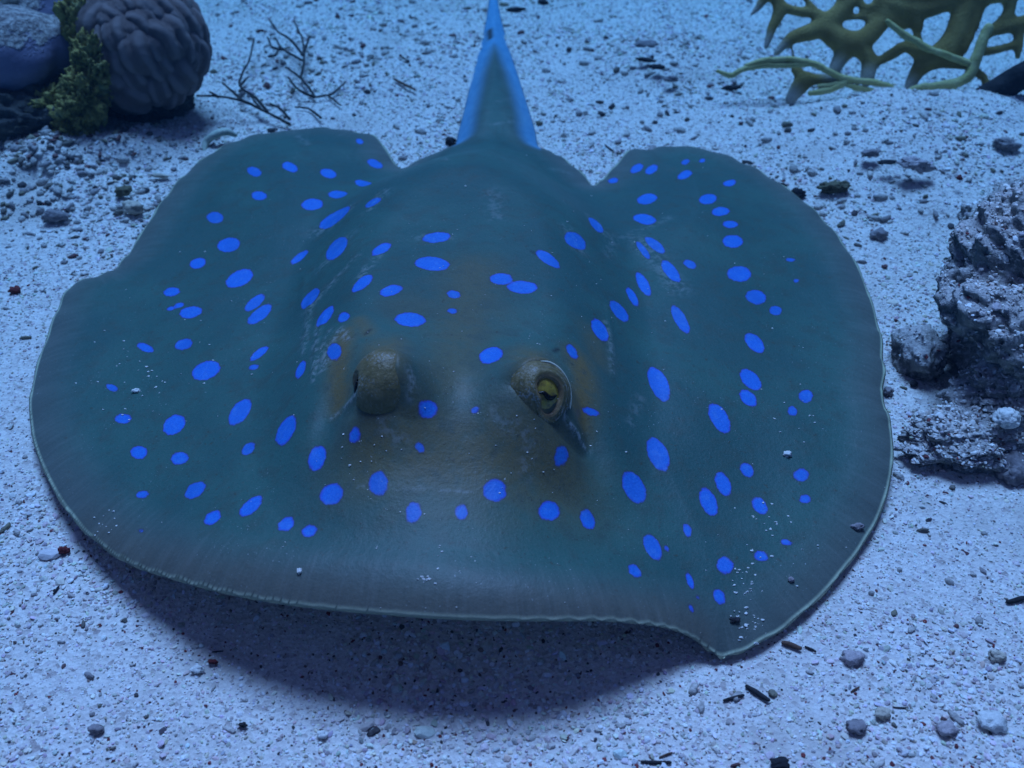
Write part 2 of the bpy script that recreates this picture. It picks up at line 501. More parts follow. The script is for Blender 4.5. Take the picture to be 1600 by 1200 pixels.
PALE = strokes([
 ([(876,642),(890,662),(905,682),(918,704)], 3.5, 1.0), ([(556,621),(540,636),(520,652)], 3.5, .7),
 ([(484,480),(478,520),(474,552)], 6, .35), ([(500,500),(492,540),(490,590)], 5, .5), ([(515,515),(500,550),(490,595)], 4, .4),
 ([(527,520),(512,545),(506,575)], 9, .55), ([(530,515),(545,530)], 7, .5), ([(590,400),(572,420),(560,440)], 8, .4), ([(520,440),(535,425),(560,400)], 5, .35),
 ([(945,500),(953,530),(957,580)], 5, .35), ([(640,575),(645,600),(640,620)], 6, .45), ([(555,760),(620,762),(740,770)], 3, .35),
 ([(800,660),(830,690),(820,740)], 10, .30), ([(770,640),(790,670)], 8, .25), ([(1000,620),(985,660)], 8, .2), ([(630,690),(600,670),(590,650)], 10, .25),
 ([(700,249),(672,252),(650,257)], 5, .3), ([(855,262),(880,268),(900,274)], 5, .25), ([(455,205),(470,215),(480,225)], 6, .3), ([(1045,340),(960,370),(950,400)], 8, .2),
 ([(500,360),(540,330)], 16, .4), ([(510,410),(540,375)], 16, .4), ([(580,325),(600,300)], 12, .35), ([(485,480),(520,440)], 12, .35), ([(925,340),(940,362)], 12, .35), ([(1000,375),(1060,450)], 18, .3), ([(890,360),(905,390)], 14, .3), ([(660,371),(700,371)], 10, .3),
 ([(770,195),(820,195)], 4, .3), ([(775,160),(812,158)], 4, .25), ([(770,300),(775,340)], 14, .2)])  # last stroke paints the soft sheen of the back near the tail
RIDGE = strokes([([(874,640),(890,662),(908,686)], 4, 1.0), ([(556,621),(538,638)], 4, .7), ([(889,640),(897,650),(902,662)], 1.6, -.6), ([(896,636),(906,648),(910,658)], 1.6, -.6), ([(884,646),(892,656),(896,668)], 1.6, -.6),
 ([(528,632),(540,622),(552,612)], 1.6, -.6), ([(532,625),(544,616),(554,606)], 1.6, -.6), ([(525,640),(538,632),(548,622)], 1.6, -.5),
 ([(484,470),(478,520),(474,552)], 5, .5), ([(506,495),(494,540),(488,590)], 4, .6), ([(476,430),(470,480)], 6, .4), ([(950,480),(955,530),(957,590)], 4, .4)])
OCHRE = strokes([([(905,560),(912,600),(905,655)], 26, 1.0), ([(538,520),(530,570),(533,630)], 22, .95), ([(600,540),(602,590)], 42, .8), ([(832,560),(838,620)], 42, .8),
 ([(925,520),(935,560)], 22, .5), ([(600,700),(740,715),(860,720)], 85, .75), ([(700,600),(720,520),(740,420)], 60, .5), ([(620,790),(760,800),(900,780)], 55, .30), ([(640,480),(760,490)], 60, .30), ([(560,500),(575,520)], 16, .6)])
DARK = strokes([([(578,515),(572,522)], 3, .9), ([(872,545),(866,548)], 4, .8), ([(765,47),(766,60)], 5, 1.0), ([(830,392),(838,398)], 2.2, .8), ([(775,703),(769,712)], 5, .3), ([(568,650),(585,640)], 14, .25)])  # last stroke paints the shade in the hollow below the left eye

# tail stripes: blue bands along both flanks of the tail
TAILB = at(770, 225, 0.012)[1]; TAILV = at(770, 88, 0.012)[1]
TXL, TXR = at(709, 231, 0.004)[0], at(842, 231, 0.004)[0]
onTail = (X_ > TXL - 0.0005) & (X_ < TXR + 0.0005) & (Y_ > TAILB - 0.008)
widthT = np.interp(Y_, [TAILB-0.012, TAILB, TAILV-0.02, TAILV + .02, TAILV+0.05], [0.007, 0.0082, 0.0070, 0.0085, 0.02])
STRIPE = np.where(onTail, sstep(-0.0060, 0.0040, widthT - D_) * sstep(TAILB-0.008, TAILB+0.004, Y_), 0)
Z_ = Z_ + 0.0012 * RIDGE

# mesh: interior cells, the outermost ring snapped to the outline, plus an underside
vid = np.full(NY*NX, -1)
m4 = IN[:-1, :-1] & IN[1:, :-1] & IN[:-1, 1:] & IN[1:, 1:]
jj, kk = np.nonzero(m4)
cell = np.stack([jj*NX+kk, jj*NX+kk+1, (jj+1)*NX+kk+1, (jj+1)*NX+kk], 1)
used = np.unique(cell)
pos = np.full(NY*NX, -1); pos[ii] = np.arange(len(ii))
sel = pos[used]
vid[used] = np.arange(len(used))
quad = vid[cell]
ed = np.sort(np.vstack([quad[:, [0, 1]], quad[:, [1, 2]], quad[:, [2, 3]], quad[:, [3, 0]]]), 1)
key = ed[:, 0].astype(np.int64)*10**7 + ed[:, 1]
u, cnt = np.unique(key, return_counts=True)
bverts = np.unique(np.r_[u[cnt == 1]//10**7, u[cnt == 1] % 10**7])
vx, vy, vz = X_[sel].copy(), Y_[sel].copy(), Z_[sel].copy()
bi, bt = I_[sel][bverts], T_[sel][bverts]
nb = OUT[bi]*(1-bt[:, None]) + np.roll(OUT, -1, 0)[bi]*bt[:, None]
vx[bverts], vy[bverts], vz[bverts] = nb[:, 0], nb[:, 1], nb[:, 2]
dd = D_[sel].copy(); dd[bverts] = 0
isb = np.zeros(len(sel), bool); isb[bverts] = True
# the three rings inside the margin run parallel to it, so that the thin edge stays even
U2 = np.zeros(NY*NX, bool); U2[used] = True
seen = np.zeros(NY*NX, bool); seen[used[bverts]] = True
for kring in (1, 2, 3):
    s2 = seen.reshape(NY, NX); dl = s2.copy()
    for a_, b_ in ((0, 1), (0, -1), (1, 0), (-1, 0), (1, 1), (1, -1), (-1, 1), (-1, -1)):
        dl |= np.roll(np.roll(s2, a_, 0), b_, 1)
    ring = dl.ravel() & U2 & ~seen
    seen |= ring
    rv = np.flatnonzero(ring[used])
    i_, t_ = I_[sel][rv], T_[sel][rv]
    nn = (OUT[i_]*(1-t_[:, None]) + np.roll(OUT, -1, 0)[i_]*t_[:, None])
    d0 = np.maximum(dd[rv], 1e-6)
    d1 = np.where(np.abs(dd[rv] - kring*SP*.95) < 1.3*SP, kring*SP*.95, dd[rv])
    vx[rv] = nn[:, 0] + (vx[rv]-nn[:, 0])*d1/d0
    vy[rv] = nn[:, 1] + (vy[rv]-nn[:, 1])*d1/d0
    th_ = ET[sel][rv, 1]; w_ = 0.011 + 0.6*th_
    vz[rv] += th_*((1-np.clip(d0/w_, 0, 1))**2 - (1-np.clip(d1/w_, 0, 1))**2)
    dd[rv] = d1
low = np.full(len(sel), -1); low[isb] = np.flatnonzero(isb); low[~isb] = len(sel) + np.arange((~isb).sum())
inn = ~isb
zb = ET[sel][inn, 0] + 0.0012*sstep(0, 0.010, dd[inn]) + 0.004*sstep(0.02, 0.09, dd[inn])
zb = np.minimum(zb, vz[inn] - 0.0005)
V = np.vstack([np.c_[vx, vy, vz], np.c_[vx[inn], vy[inn], zb]])
quad2 = low[quad][:, ::-1]
nlow = inn.sum()
def ext(a, fill=None):
    a = a[sel]
    return np.r_[a, a[inn] if fill is None else np.full(nlow, fill)]
UNDER = np.r_[np.zeros(len(sel)), np.ones(nlow)]
ray_me = mesh_np('stingray', V, np.vstack([quad, quad2]), True, dict(
    spot=ext(SPOT, -3.0), pale=ext(PALE, 0), ochre=ext(OCHRE, 0), dark=ext(DARK, 0), stripe=ext(STRIPE, 0), under=UNDER,
    arc=ext(ARC[I_] + T_*ARCS[I_]),
    rim=np.r_[dd, dd[inn]], thick=ext(ET[:, 1])))

t = NT('ray_skin')
oc = t.obj()
n1, n2, n3 = t.noise(22, 3), t.noise(130, 4, 0.6), t.noise(900, 3, 0.6)
col = t.mix(t.step(0.38, 0.66, n1), (0.023, 0.084, 0.074), (0.031, 0.106, 0.087))
col = t.mix(t.math('MULTIPLY', t.attr('ochre'), t.step(0.3, 0.6, n2, 0.55, 1.0)), col, (0.165, 0.108, 0.030))
col = t.mix(t.step(0.45, 0.72, n2, 0.0, 0.6), col, (0.040, 0.070, 0.055))
col = t.mix(t.step(0.58, 0.74, n3, 0.0, 0.65), col, (0.035, 0.050, 0.042))
col = t.mix(t.math('MULTIPLY', t.step(0.66, 0.72, t.noise(520, 2, .5)), t.step(.42, .6, t.noise(60, 3), .1, .6)), col, (0.045, 0.042, 0.024))
rim = t.attr('rim')
band = t.step(0.024, 0.004, t.math('ADD', rim, t.math('MULTIPLY', n2, 0.006)))
col = t.mix(t.math('MULTIPLY', band, 0.75), col, (0.115, 0.118, 0.105))
front = t.step(0.0044, 0.0062, t.attr('thick'))
col = t.mix(t.math('MULTIPLY', t.math('MULTIPLY', front, t.step(0.012, 0.001, rim)), 0.35), col, (0.150, 0.112, 0.075))
col = t.mix(t.math('MULTIPLY', t.step(0.0016, 0.0005, rim), t.step(0.0, 1.0, front, 0.85, 0.40)), col, (0.58, 0.62, 0.42))
col = t.mix(t.math('MULTIPLY', t.attr('pale'), t.step(0.42, 0.62, t.noise(420, 4, 0.65))), col, (0.33, 0.36, 0.36))
col = t.mix(t.attr('dark'), col, (0.012, 0.012, 0.012))
cx = t.n('ShaderNodeCombineXYZ')
t.put(cx.inputs[0], t.math('MULTIPLY', t.attr('arc'), 620.0)); t.put(cx.inputs[1], t.math('MULTIPLY', rim, 45.0))
rays = t.noise(1.0, 3, 0.6, cx.outputs[0])
col = t.mix(t.math('MULTIPLY', t.math('MULTIPLY', t.step(0.50, 0.68, rays), t.step(0.030, 0.006, rim)), 0.13), col, (0.20, 0.22, 0.21))
col = t.mix(t.math('MULTIPLY', t.math('MULTIPLY', t.step(0.48, 0.34, rays), t.step(0.030, 0.006, rim)), 0.16), col, (0.035, 0.060, 0.055))
grain = t.noise(2600, 2, 0.6)
col = t.mix(t.step(0.40, 0.70, grain, 0.0, 0.22), col, (0.14, 0.17, 0.16))
# spots, with a slightly violet, ragged border
sv = t.math('ADD', t.attr('spot'), t.math('MULTIPLY', t.math('SUBTRACT', t.noise(480, 3, 0.6), 0.5), 0.75))
spotc = t.mix(t.step(0.35, 0.7, t.noise(1500, 3, 0.7)), (0.016, 0.125, 0.50), (0.026, 0.175, 0.60))
spotc = t.mix(t.step(0.45, 0.0, sv), spotc, (0.050, 0.080, 0.46))
col = t.mix(t.math('MULTIPLY', t.step(-0.32, -0.02, sv), 0.5), col, (0.050, 0.045, 0.075))
spotc = t.mix(t.step(0.42, 0.66, t.noise(36, 2), 0.0, 0.45), spotc, (0.020, 0.105, 0.36))
spotc = t.mix(t.math('MULTIPLY', t.step(0.50, 0.68, t.noise(300, 4, .65)), t.math('ADD', t.math('MULTIPLY', t.attr('pale'), 0.9), 0.22)), spotc, (0.10, 0.27, 0.56))
col = t.mix(t.step(-0.10, 0.16, sv), col, spotc)
strc = t.mix(t.step(0.3, 0.7, t.noise(260, 4, 0.6)), (0.07, 0.24, 0.42), (0.12, 0.32, 0.50))
col = t.mix(t.math('MULTIPLY', t.attr('stripe'), t.math('SUBTRACT', 1.0, t.attr('dark'))), col, strc)
# mucus flecks and sand dust
fl = t.step(0.69, 0.76, t.noise(1300, 2, 0.5))
fl = t.math('MULTIPLY', fl, t.step(0.46, 0.64, t.noise(45, 3, 0.6)))
col = t.mix(t.math('MULTIPLY', fl, 0.55), col, (0.45, 0.48, 0.50))
col = t.mix(t.attr('under'), col, (0.5, 0.48, 0.45))
t.color(col)
t.b.inputs['Roughness'].default_value = 0.50
t.b.inputs['Specular IOR Level'].default_value = 0.24
t.bump(n3, 0.00012)
t.bump(t.noise(260, 4, 0.6), 0.00022)
M_SKIN = t.m
ray_o = link('stingray', ray_me, M_SKIN)
tag(ray_o, 'olive grey stingray with bright blue spots resting flat on pale coral sand', 'stingray')

# ------------------------------------------------------------------ eyes
def basis(g, up=(0, 0, 1)):
    g = np.asarray(g, float); g = g/np.linalg.norm(g)
    r = np.cross(g, up); r /= np.linalg.norm(r)
    u = np.cross(r, g)
    return r, u, g            # seen from outside looking at the eye: r is to the left of the picture

t = NT('eyelid_skin')
c = t.mix(t.step(0.35, 0.65, t.noise(260, 4, 0.6)), (0.110, 0.092, 0.034), (0.165, 0.135, 0.060))
c = t.mix(t.math('MULTIPLY', t.step(.50, .62, t.noise(1300, 3, .6)), t.step(.45, .62, t.noise(170, 3), 0, .6)), c, (.30, .33, .33))
c = t.mix(t.math('MULTIPLY', t.attr('fold'), t.step(0.48, 0.66, t.noise(900, 4, 0.7))), c, (0.42, 0.40, 0.38))
c = t.mix(t.attr('inner'), c, (0.20, 0.13, 0.06))
c = t.mix(t.attr('palerim'), c, (0.55, 0.58, 0.48))
c = t.mix(t.attr('blend'), c, (0.060, 0.098, 0.088))
t.color(c); t.b.inputs['Roughness'].default_value = 0.45; t.b.inputs['Specular IOR Level'].default_value = 0.35
t.bump(t.noise(700, 4, 0.6), 0.0004)
M_LID = t.m
t = NT('golden_iris')
c = t.mix(t.step(0.3, 0.7, t.noise(600, 4, 0.65)), (0.36, 0.26, 0.03), (0.16, 0.11, 0.02))
c = t.mix(t.step(0.66, 0.72, t.noise(1500, 3)), c, (0.03, 0.025, 0.01))
t.color(c); t.b.inputs['Roughness'].default_value = 0.25; t.b.inputs['Specular IOR Level'].default_value = 0.5
M_IRIS = t.m
M_PUPIL = simple('pupil_black', (0.004, 0.004, 0.004), (0.008, 0.007, 0.006), rough=0.2, bump=0)
M_LINE = simple('pale_lid_edge', (0.5, 0.52, 0.42), (0.62, 0.63, 0.5), rough=0.5, bump=0.0001)

def make_eye(px, py, gaze, rad, ph0, tall=1.1, ctr=None, zlift=0.0, cover=0.0, folds=1.0, edge=True, skin=(62, 95)):
    r, u, g = basis(gaze)
    # parametrised from the gaze axis: polar ph, azimuth az
    nph, naz = 90, 120
    az = np.linspace(0, 2*np.pi, naz, endpoint=False)
    V, A = [], []
    for k in range(nph):
        s = k/(nph-1)
        a0 = ph0*(1 + 0.22*np.cos(az-0.6) - 0.20*np.cos(2*az+0.5) + 0.08*np.cos(3*az))
        ph = a0 + (R(150)-a0)*s**1.15
        deg = np.degrees(ph - a0)
        lower = (0.5 - 0.5*np.sin(az - 0.5))*folds         # folds deepest on the lower, inner side
        ridge = np.sin(deg/78*2*np.pi*9 + 1.5*np.sin(az*2) + 0.6*vnoise(np.c_[np.cos(az)*2, np.sin(az)*2, np.full(naz, s*6)]))
        amp = (0.006 + 0.026*lower)*folds*(0.35 + 0.9*np.abs(vnoise(np.c_[np.cos(az)*1.6, np.sin(az)*1.6, np.full(naz, s*9)])))*sstep(0, 6, deg)*(1-sstep(52, 78, deg))
        rr = 1 + amp*ridge - 0.075*(1-sstep(0, 7, deg)) + 0.02*np.sin(az*3+s*4)
        if s < 0.001: rr = rr - 0.16
        d = (np.cos(ph)[:, None]*g + np.sin(ph)[:, None]*(np.cos(az)[:, None]*(-r) + np.sin(az)[:, None]*u))
        v = d*rr[:, None]*rad
        v[:, 2] *= tall
        V.append(v + ctr)
        A.append(np.stack([sstep(0.1, 0.9, ridge)*lower*sstep(3, 9, deg)*(1-sstep(50, 75, deg)),
                           1-sstep(1.0, 7, deg), np.zeros(naz), sstep(*skin, deg)], 1))
    V = np.vstack(V); A = np.vstack(A)
    i = np.arange(nph-1)[:, None]*naz; j = np.arange(naz)[None]; k = (j+1) % naz
    q = np.stack([i+j, i+naz+j, i+naz+k, i+k], -1).reshape(-1, 4)
    me = mesh_np('eyelid', V, q, True, dict(fold=A[:, 0], inner=A[:, 1], palerim=A[:, 2], blend=A[:, 3]))
    lid = link('eyelid', me, M_LID, ray_o)
    v, f = ico(4)
    v *= rad*0.84; v[:, 2] *= tall
    ball = link('eyeball', mesh_np('eyeball', v + ctr, f), M_IRIS, ray_o)
    # curved pupil flap lying on the eyeball
    def onball(al, be, k=0.853):
        d = math.cos(be)*math.cos(al)*g + math.sin(al)*math.cos(be)*(-r) + math.sin(be)*u
        d = d*rad*k; d[2] *= tall
        return ctr + d
    P = [onball(R(-16), R(12)), onball(R(-6), R(8)), onball(R(0), R(-1)), onball(R(8), R(-4)), onball(R(19), R(-3))]
    pv, pf = tube_np(P, [rad*.02, rad*.06, rad*.085, rad*.06, rad*.02], 8, 6)
    link('pupil', mesh_np('pupil', pv, pf), M_PUPIL, ball)
    if not edge: return ctr
    # pale outer lid edge
    P = []
    for a in np.linspace(R(-50), R(75), 10):
        ph = R(62)
        d = math.cos(ph)*g + math.sin(ph)*(math.cos(a)*(-r) + math.sin(a)*u)
        d = d*rad*1.005; d[2] *= tall
        P.append(ctr + d)
    pv, pf = tube_np(P, [rad*.012]+[rad*.035]*8+[rad*.012], 8, 4)
    link('eyelid_edge', mesh_np('eyelid_edge', pv, pf), M_LINE, lid)
    return ctr

make_eye(ph0=R(25), **EYES[0])
make_eye(ph0=R(20), folds=.25, edge=False, skin=(100, 128), **EYES[1])

# ------------------------------------------------------------------ sea bed
CREST = at(1400, 168, 0.01)[1]
def ground_z(x, y):
    x = np.asarray(x, float); y = np.asarray(y, float)
    sh = x.shape
    x, y = x.ravel(), y.ravel()
    P = np.c_[x*9, y*9, np.zeros_like(x)]
    z = 0.0045*fbm(P+3.3, 3)
    P = np.c_[x*45, y*45, np.zeros_like(x)]
    z += 0.0017*fbm(P+8.8, 3)
    # bank on the far right with a hollow behind it
    crest = CREST + 0.012*vnoise(np.c_[x*14, np.zeros_like(x), np.zeros_like(x)])
    b = np.where(y < crest, np.exp(-((y-crest)/0.085)**2), np.exp(-((y-crest)/0.018)**2))
    z += 0.016*b*sstep(0.10, 0.22, x)*(1-sstep(0.6, 1.2, x))
    z -= 0.010*sstep(0.0, 0.05, y-crest-0.01)*sstep(0.08, 0.2, x)*(1-sstep(0.6, 1.2, x))*(1-sstep(0.9, 1.4, y))
    # low hump behind the right fin
    h = at(1010, 88)
    z += 0.009*np.exp(-(((x-h[0])/0.05)**2 + ((y-h[1])/0.035)**2))
    h = at(70, 275)
    z += 0.012*np.exp(-(((x-h[0])/0.085)**2 + ((y-h[1])/0.040)**2))*(1 + .7*vnoise(np.c_[x*60, y*60, np.full_like(x, 5.)]))
    # flat under and in front of the animal
    flat = sstep(1.25, 0.8, np.hypot((x+0.022)/0.19, (y-0.36)/0.22))
    z = z*(1-flat) - 0.0005*flat
    near = sstep(0.30, 0.16, y)
    z = z*(1-0.6*near)
    return z.reshape(sh)

def axis_pts(a, b, step, far):
    core = np.arange(a, b, step)
    lo, hi, s = [], [], step
    p = a; s = step
    while p > -far: s *= 1.25; p -= s; lo.append(p)
    p = core[-1]; s = step
    while p < far: s *= 1.25; p += s; hi.append(p)
    return np.r_[lo[::-1], core, hi]
ax = axis_pts(-0.62, 0.62, 0.003, 2.6); ay = axis_pts(0.04, 1.15, 0.003, 2.6)
GX, GY = np.meshgrid(ax, ay)
GZ = ground_z(GX, GY)
nx, ny = len(ax), len(ay)
i = np.arange(ny-1)[:, None]*nx; j = np.arange(nx-1)[None]
q = np.stack([i+j, i+j+1, i+nx+j+1, i+nx+j], -1).reshape(-1, 4)
t = NT('coral_sand')
vec = t.obj()
cellc = t.voro(620, out='Color')
sep = t.n('ShaderNodeSeparateColor'); t.t.links.new(cellc, sep.inputs[0])
c = t.ramp(sep.outputs[0], [(0.0, (0.40, 0.34, 0.32)), (0.06, (0.20, 0.12, 0.12)), (0.10, (0.54, 0.48, 0.45)), (0.5, (0.66, 0.60, 0.56)), (0.8, (0.74, 0.69, 0.64)), (1.0, (0.80, 0.77, 0.73))])
c2 = t.ramp(t.noise(1500, 3, 0.7), [(0.3, (0.46, 0.42, 0.39)), (0.55, (0.68, 0.63, 0.59)), (0.75, (0.76, 0.72, 0.68))])
c = t.mix(0.45, c, c2)
c = t.mix(t.step(0.52, 0.72, t.noise(18, 4, 0.6)), c, (0.52, 0.47, 0.43))
c = t.mix(t.step(0.70, 0.73, t.noise(330, 2)), c, (0.10, 0.045, 0.05))
t.color(c)
t.bump(t.math('ADD', t.voro(620), t.noise(900, 3, 0.6)), 0.0005)
t.b.inputs['Roughness'].default_value = 0.9
M_SAND = t.m
sand = link('seabed', mesh_np('seabed', np.c_[GX.ravel(), GY.ravel(), GZ.ravel()], q), M_SAND)
tag(sand, 'pale coarse coral sand of the sea bed', None, None, 'structure')

# loose grains on top of the sheet: more than anyone could count, instanced
def scatter(n):
    """points in the view's ground area, thinner towards the back"""
    y = 0.10 + 0.98*rng.random(n)**1.25
    half = 0.16 + 0.56*y
    x = (rng.random(n)*2-1)*half
    return x, y
NG = 270000
x, y = scatter(NG)
ins = inside(x, y, OUT)
dO, _, _ = seg_dist(x, y, OUT[::3])
keep = ~(ins & (dO > 0.075)) & (dO < 5)
x, y = x[keep], y[keep]
size = np.exp(rng.normal(-7.62, 0.36, len(x)))*(0.85 + 0.45*sstep(0.2, 0.9, y))
patch = vnoise(np.c_[x*30, y*30, np.full(len(x), 2.)])
size *= 1 + 0.42*patch
big = rng.random(len(x)) < 0.006
size[big] *= rng.uniform(1.4, 2.3, big.sum())
size = np.minimum(size, 0.0032)
pick = rng.random(len(x))
pal = np.array([(0.70, 0.64, 0.60), (0.78, 0.74, 0.69), (0.60, 0.53, 0.50), (0.84, 0.82, 0.78), (0.48, 0.42, 0.44), (0.66, 0.56, 0.50), (0.16, 0.030, 0.032), (0.055, 0.045, 0.05), (0.20, 0.13, 0.11), (0.30, 0.31, 0.22)])
idx = np.searchsorted(np.cumsum([.28, .22, .16, .11, .07, .07, .038, .036, .016]), pick)
gcol = pal[idx]*(1 + 0.20*rng.normal(size=(len(x), 1)))*(1 + 0.07*rng.normal(size=(len(x), 3)))
gcol = np.clip(gcol, 0.01, 0.85)
size[idx >= 6] *= 0.80
size[big & (idx >= 4)] *= 0.45
def grain_points(name, x, y, z, size, gcol):
    n = len(x)
    me = bpy.data.meshes.new(name)
    me.vertices.add(n)
    me.vertices.foreach_set('co', np.c_[x, y, z].astype(np.float32).ravel())
    def vattr(nm, kind, prop, arr):
        me.attributes.new(nm, kind, 'POINT').data.foreach_set(prop, np.ascontiguousarray(arr, np.float32).ravel())
    vattr('gcol', 'FLOAT_COLOR', 'color', np.c_[gcol, np.ones(n)])
    vattr('gscale', 'FLOAT_VECTOR', 'vector', size[:, None]*np.c_[rng.uniform(.75, 1.5, n), rng.uniform(.6, 1.1, n), rng.uniform(.28, .6, n)])
    vattr('grot', 'FLOAT_VECTOR', 'vector', np.c_[rng.normal(0, .40, n), rng.normal(0, .40, n), rng.random(n)*6.283])
    return me
z = ground_z(x, y) + size*0.25
me = grain_points('sand_grains', x, y, z, size, gcol)
t = NT('sand_grain')
c = t.attr('gcol', 'INSTANCER', 'Color')
c = t.mix(t.step(0.35, 0.65, t.noise(2.2, 3, 0.6), 0.0, 0.35), c, t.mix(1.0, c, (0.6, 0.58, 0.6), 'MULTIPLY'))
t.color(c)
t.b.inputs['Roughness'].default_value = 0.7
t.b.inputs['Specular IOR Level'].default_value = 0.3
M_GRAIN = t.m
ng = bpy.data.node_groups.new('grains', 'GeometryNodeTree')
ng.interface.new_socket(name='Geometry', in_out='INPUT', socket_type='NodeSocketGeometry')
ng.interface.new_socket(name='Geometry', in_out='OUTPUT', socket_type='NodeSocketGeometry')
gn = lambda k: ng.nodes.new(k)
gi, go = gn('NodeGroupInput'), gn('NodeGroupOutput')
join = gn('GeometryNodeGeometryToInstance')
for s in range(4):
    ic = gn('GeometryNodeMeshIcoSphere'); ic.inputs['Subdivisions'].default_value = 1 if s < 2 else 2
    sp = gn('GeometryNodeSetPosition')
    nz = gn('ShaderNodeTexNoise'); nz.inputs['Scale'].default_value = 0.9 + 0.3*s; nz.inputs['Detail'].default_value = 2
    po = gn('GeometryNodeInputPosition')
    ad = gn('ShaderNodeVectorMath'); ad.operation = 'ADD'; ad.inputs[1].default_value = (s*7.1, s*3.3, s*1.7)
    su = gn('ShaderNodeVectorMath'); su.operation = 'SUBTRACT'; su.inputs[1].default_value = (0.5, 0.5, 0.5)
    sc = gn('ShaderNodeVectorMath'); sc.operation = 'SCALE'; sc.inputs['Scale'].default_value = 1.2
    ng.links.new(po.outputs[0], ad.inputs[0]); ng.links.new(ad.outputs[0], nz.inputs['Vector'])
    ng.links.new(nz.outputs['Color'], su.inputs[0]); ng.links.new(su.outputs[0], sc.inputs[0])
    ng.links.new(ic.outputs['Mesh'], sp.inputs['Geometry']); ng.links.new(sc.outputs[0], sp.inputs['Offset'])
    sm = gn('GeometryNodeSetMaterial'); sm.inputs['Material'].default_value = M_GRAIN
    ng.links.new(sp.outputs[0], sm.inputs['Geometry'])
    ng.links.new(sm.outputs[0], join.inputs[0])
ip = gn('GeometryNodeInstanceOnPoints'); ip.inputs['Pick Instance'].default_value = True
na = gn('GeometryNodeInputNamedAttribute'); na.data_type = 'FLOAT_VECTOR'; na.inputs['Name'].default_value = 'gscale'
nb_ = gn('GeometryNodeInputNamedAttribute'); nb_.data_type = 'FLOAT_VECTOR'; nb_.inputs['Name'].default_value = 'grot'
er = gn('FunctionNodeEulerToRotation')
ng.links.new(gi.outputs[0], ip.inputs['Points']); ng.links.new(join.outputs[0], ip.inputs['Instance'])
ng.links.new(na.outputs[0], ip.inputs['Scale']); ng.links.new(nb_.outputs[0], er.inputs[0]); ng.links.new(er.outputs[0], ip.inputs['Rotation'])
ng.links.new(ip.outputs[0], go.inputs[0])
gr = link('sand_grains', me, M_GRAIN)
gr.modifiers.new('grains', 'NODES').node_group = ng
tag(gr, 'loose coral sand grains, white, lilac and dark red, over the sea bed', None, None, 'stuff')

# ------------------------------------------------------------------ rocks and corals
def lump(center, radii, sub=5, amp=0.25, freq=2.2, pits=0.0, pitf=6.0, seed=0.0, squash=None, ridged=0.0):
    v, f = ico(sub)
    p = v*freq + seed
    d = 1 + amp*fbm(p, 5, 0.55)
    if ridged: d += ridged*(0.5-np.abs(fbm(p*2.1+4, 3)))
    if pits:
        f1, f2 = worley(v*pitf + seed)
        d -= pits*np.exp(-(f1/0.30)**2)
        f1b, _ = worley(v*pitf*2.3 + seed*2)
        d -= 0.45*pits*np.exp(-(f1b/0.30)**2)
    V = v*d[:, None]*np.asarray(radii)
    return V + np.asarray(center), f

# --- encrusted rock on the right
t = NT('encrusted_rock')
n = t.noise(90, 5, 0.65); n2 = t.noise(420, 4, 0.7)
c = t.ramp(n, [(0.30, (0.045, 0.05, 0.055)), (0.45, (0.13, 0.125, 0.125)), (0.58, (0.27, 0.25, 0.23)), (0.75, (0.16, 0.17, 0.11))])
c = t.mix(t.step(0.50, 0.66, n2), c, (0.46, 0.41, 0.39))
geo = t.n('ShaderNodeNewGeometry')
sp = t.n('ShaderNodeSeparateXYZ'); t.t.links.new(geo.outputs['Normal'], sp.inputs[0])
dust = t.math('ADD', sp.outputs['Z'], t.math('MULTIPLY', t.math('SUBTRACT', t.noise(170, 4, 0.7), 0.5), 1.6))
c = t.mix(t.math('MULTIPLY', t.step(0.38, 0.72, dust), 0.9), c, t.mix(t.step(0.4, 0.65, t.noise(800, 3, 0.7)), (0.55, 0.51, 0.48), (0.38, 0.34, 0.33)))
t.color(c)
t.bump(n2, 0.0012)
t.bump(t.noise(1100, 3, .65), 0.0005)
M_ROCK = t.m
def rock(name, spec, label, cat='rock', mat=None):
    parts = [lump(**s) for s in spec]
    V, fs = join_np(parts)
    o = link(name, mesh_np(name, V, fs), mat or M_ROCK)
    return tag(o, label, cat)
rc = at(1700, 500, 0.026)
rock('reef_rock', [dict(center=rc, radii=(.050, .066, .050), sub=7, amp=.19, freq=2.3, pits=.15, pitf=8.5, seed=3.6, ridged=.09),
                   dict(center=at(1610, 625, .008), radii=(.028, .020, .018), sub=6, amp=.18, freq=2.4, pits=.13, pitf=7, seed=11.2, ridged=.08),
                   dict(center=at(1690, 390, .015), radii=(.045, .050, .026), sub=6, amp=.15, freq=2.6, pits=.10, pitf=8, seed=7.7, ridged=.06)],
     'large sand dusted porous rock with a dark pitted face, right of the stingray')
rock('rock_ledge', [dict(center=at(1515, 690, .003), radii=(.023, .014, .009), sub=6, amp=.25, freq=2.6, pits=.16, pitf=7, seed=1.9, ridged=.12)],
     'low dark olive ledge of rock at the foot of the big pitted rock', 'rock')
rock('boulder', [dict(center=at(1436, 552, .004), radii=(.010, .013, .009), sub=5, amp=.22, freq=1.8, pits=.08, pitf=4, seed=5.2)],
     'small dark boulder wedged between the big rock and the right fin', 'rock')

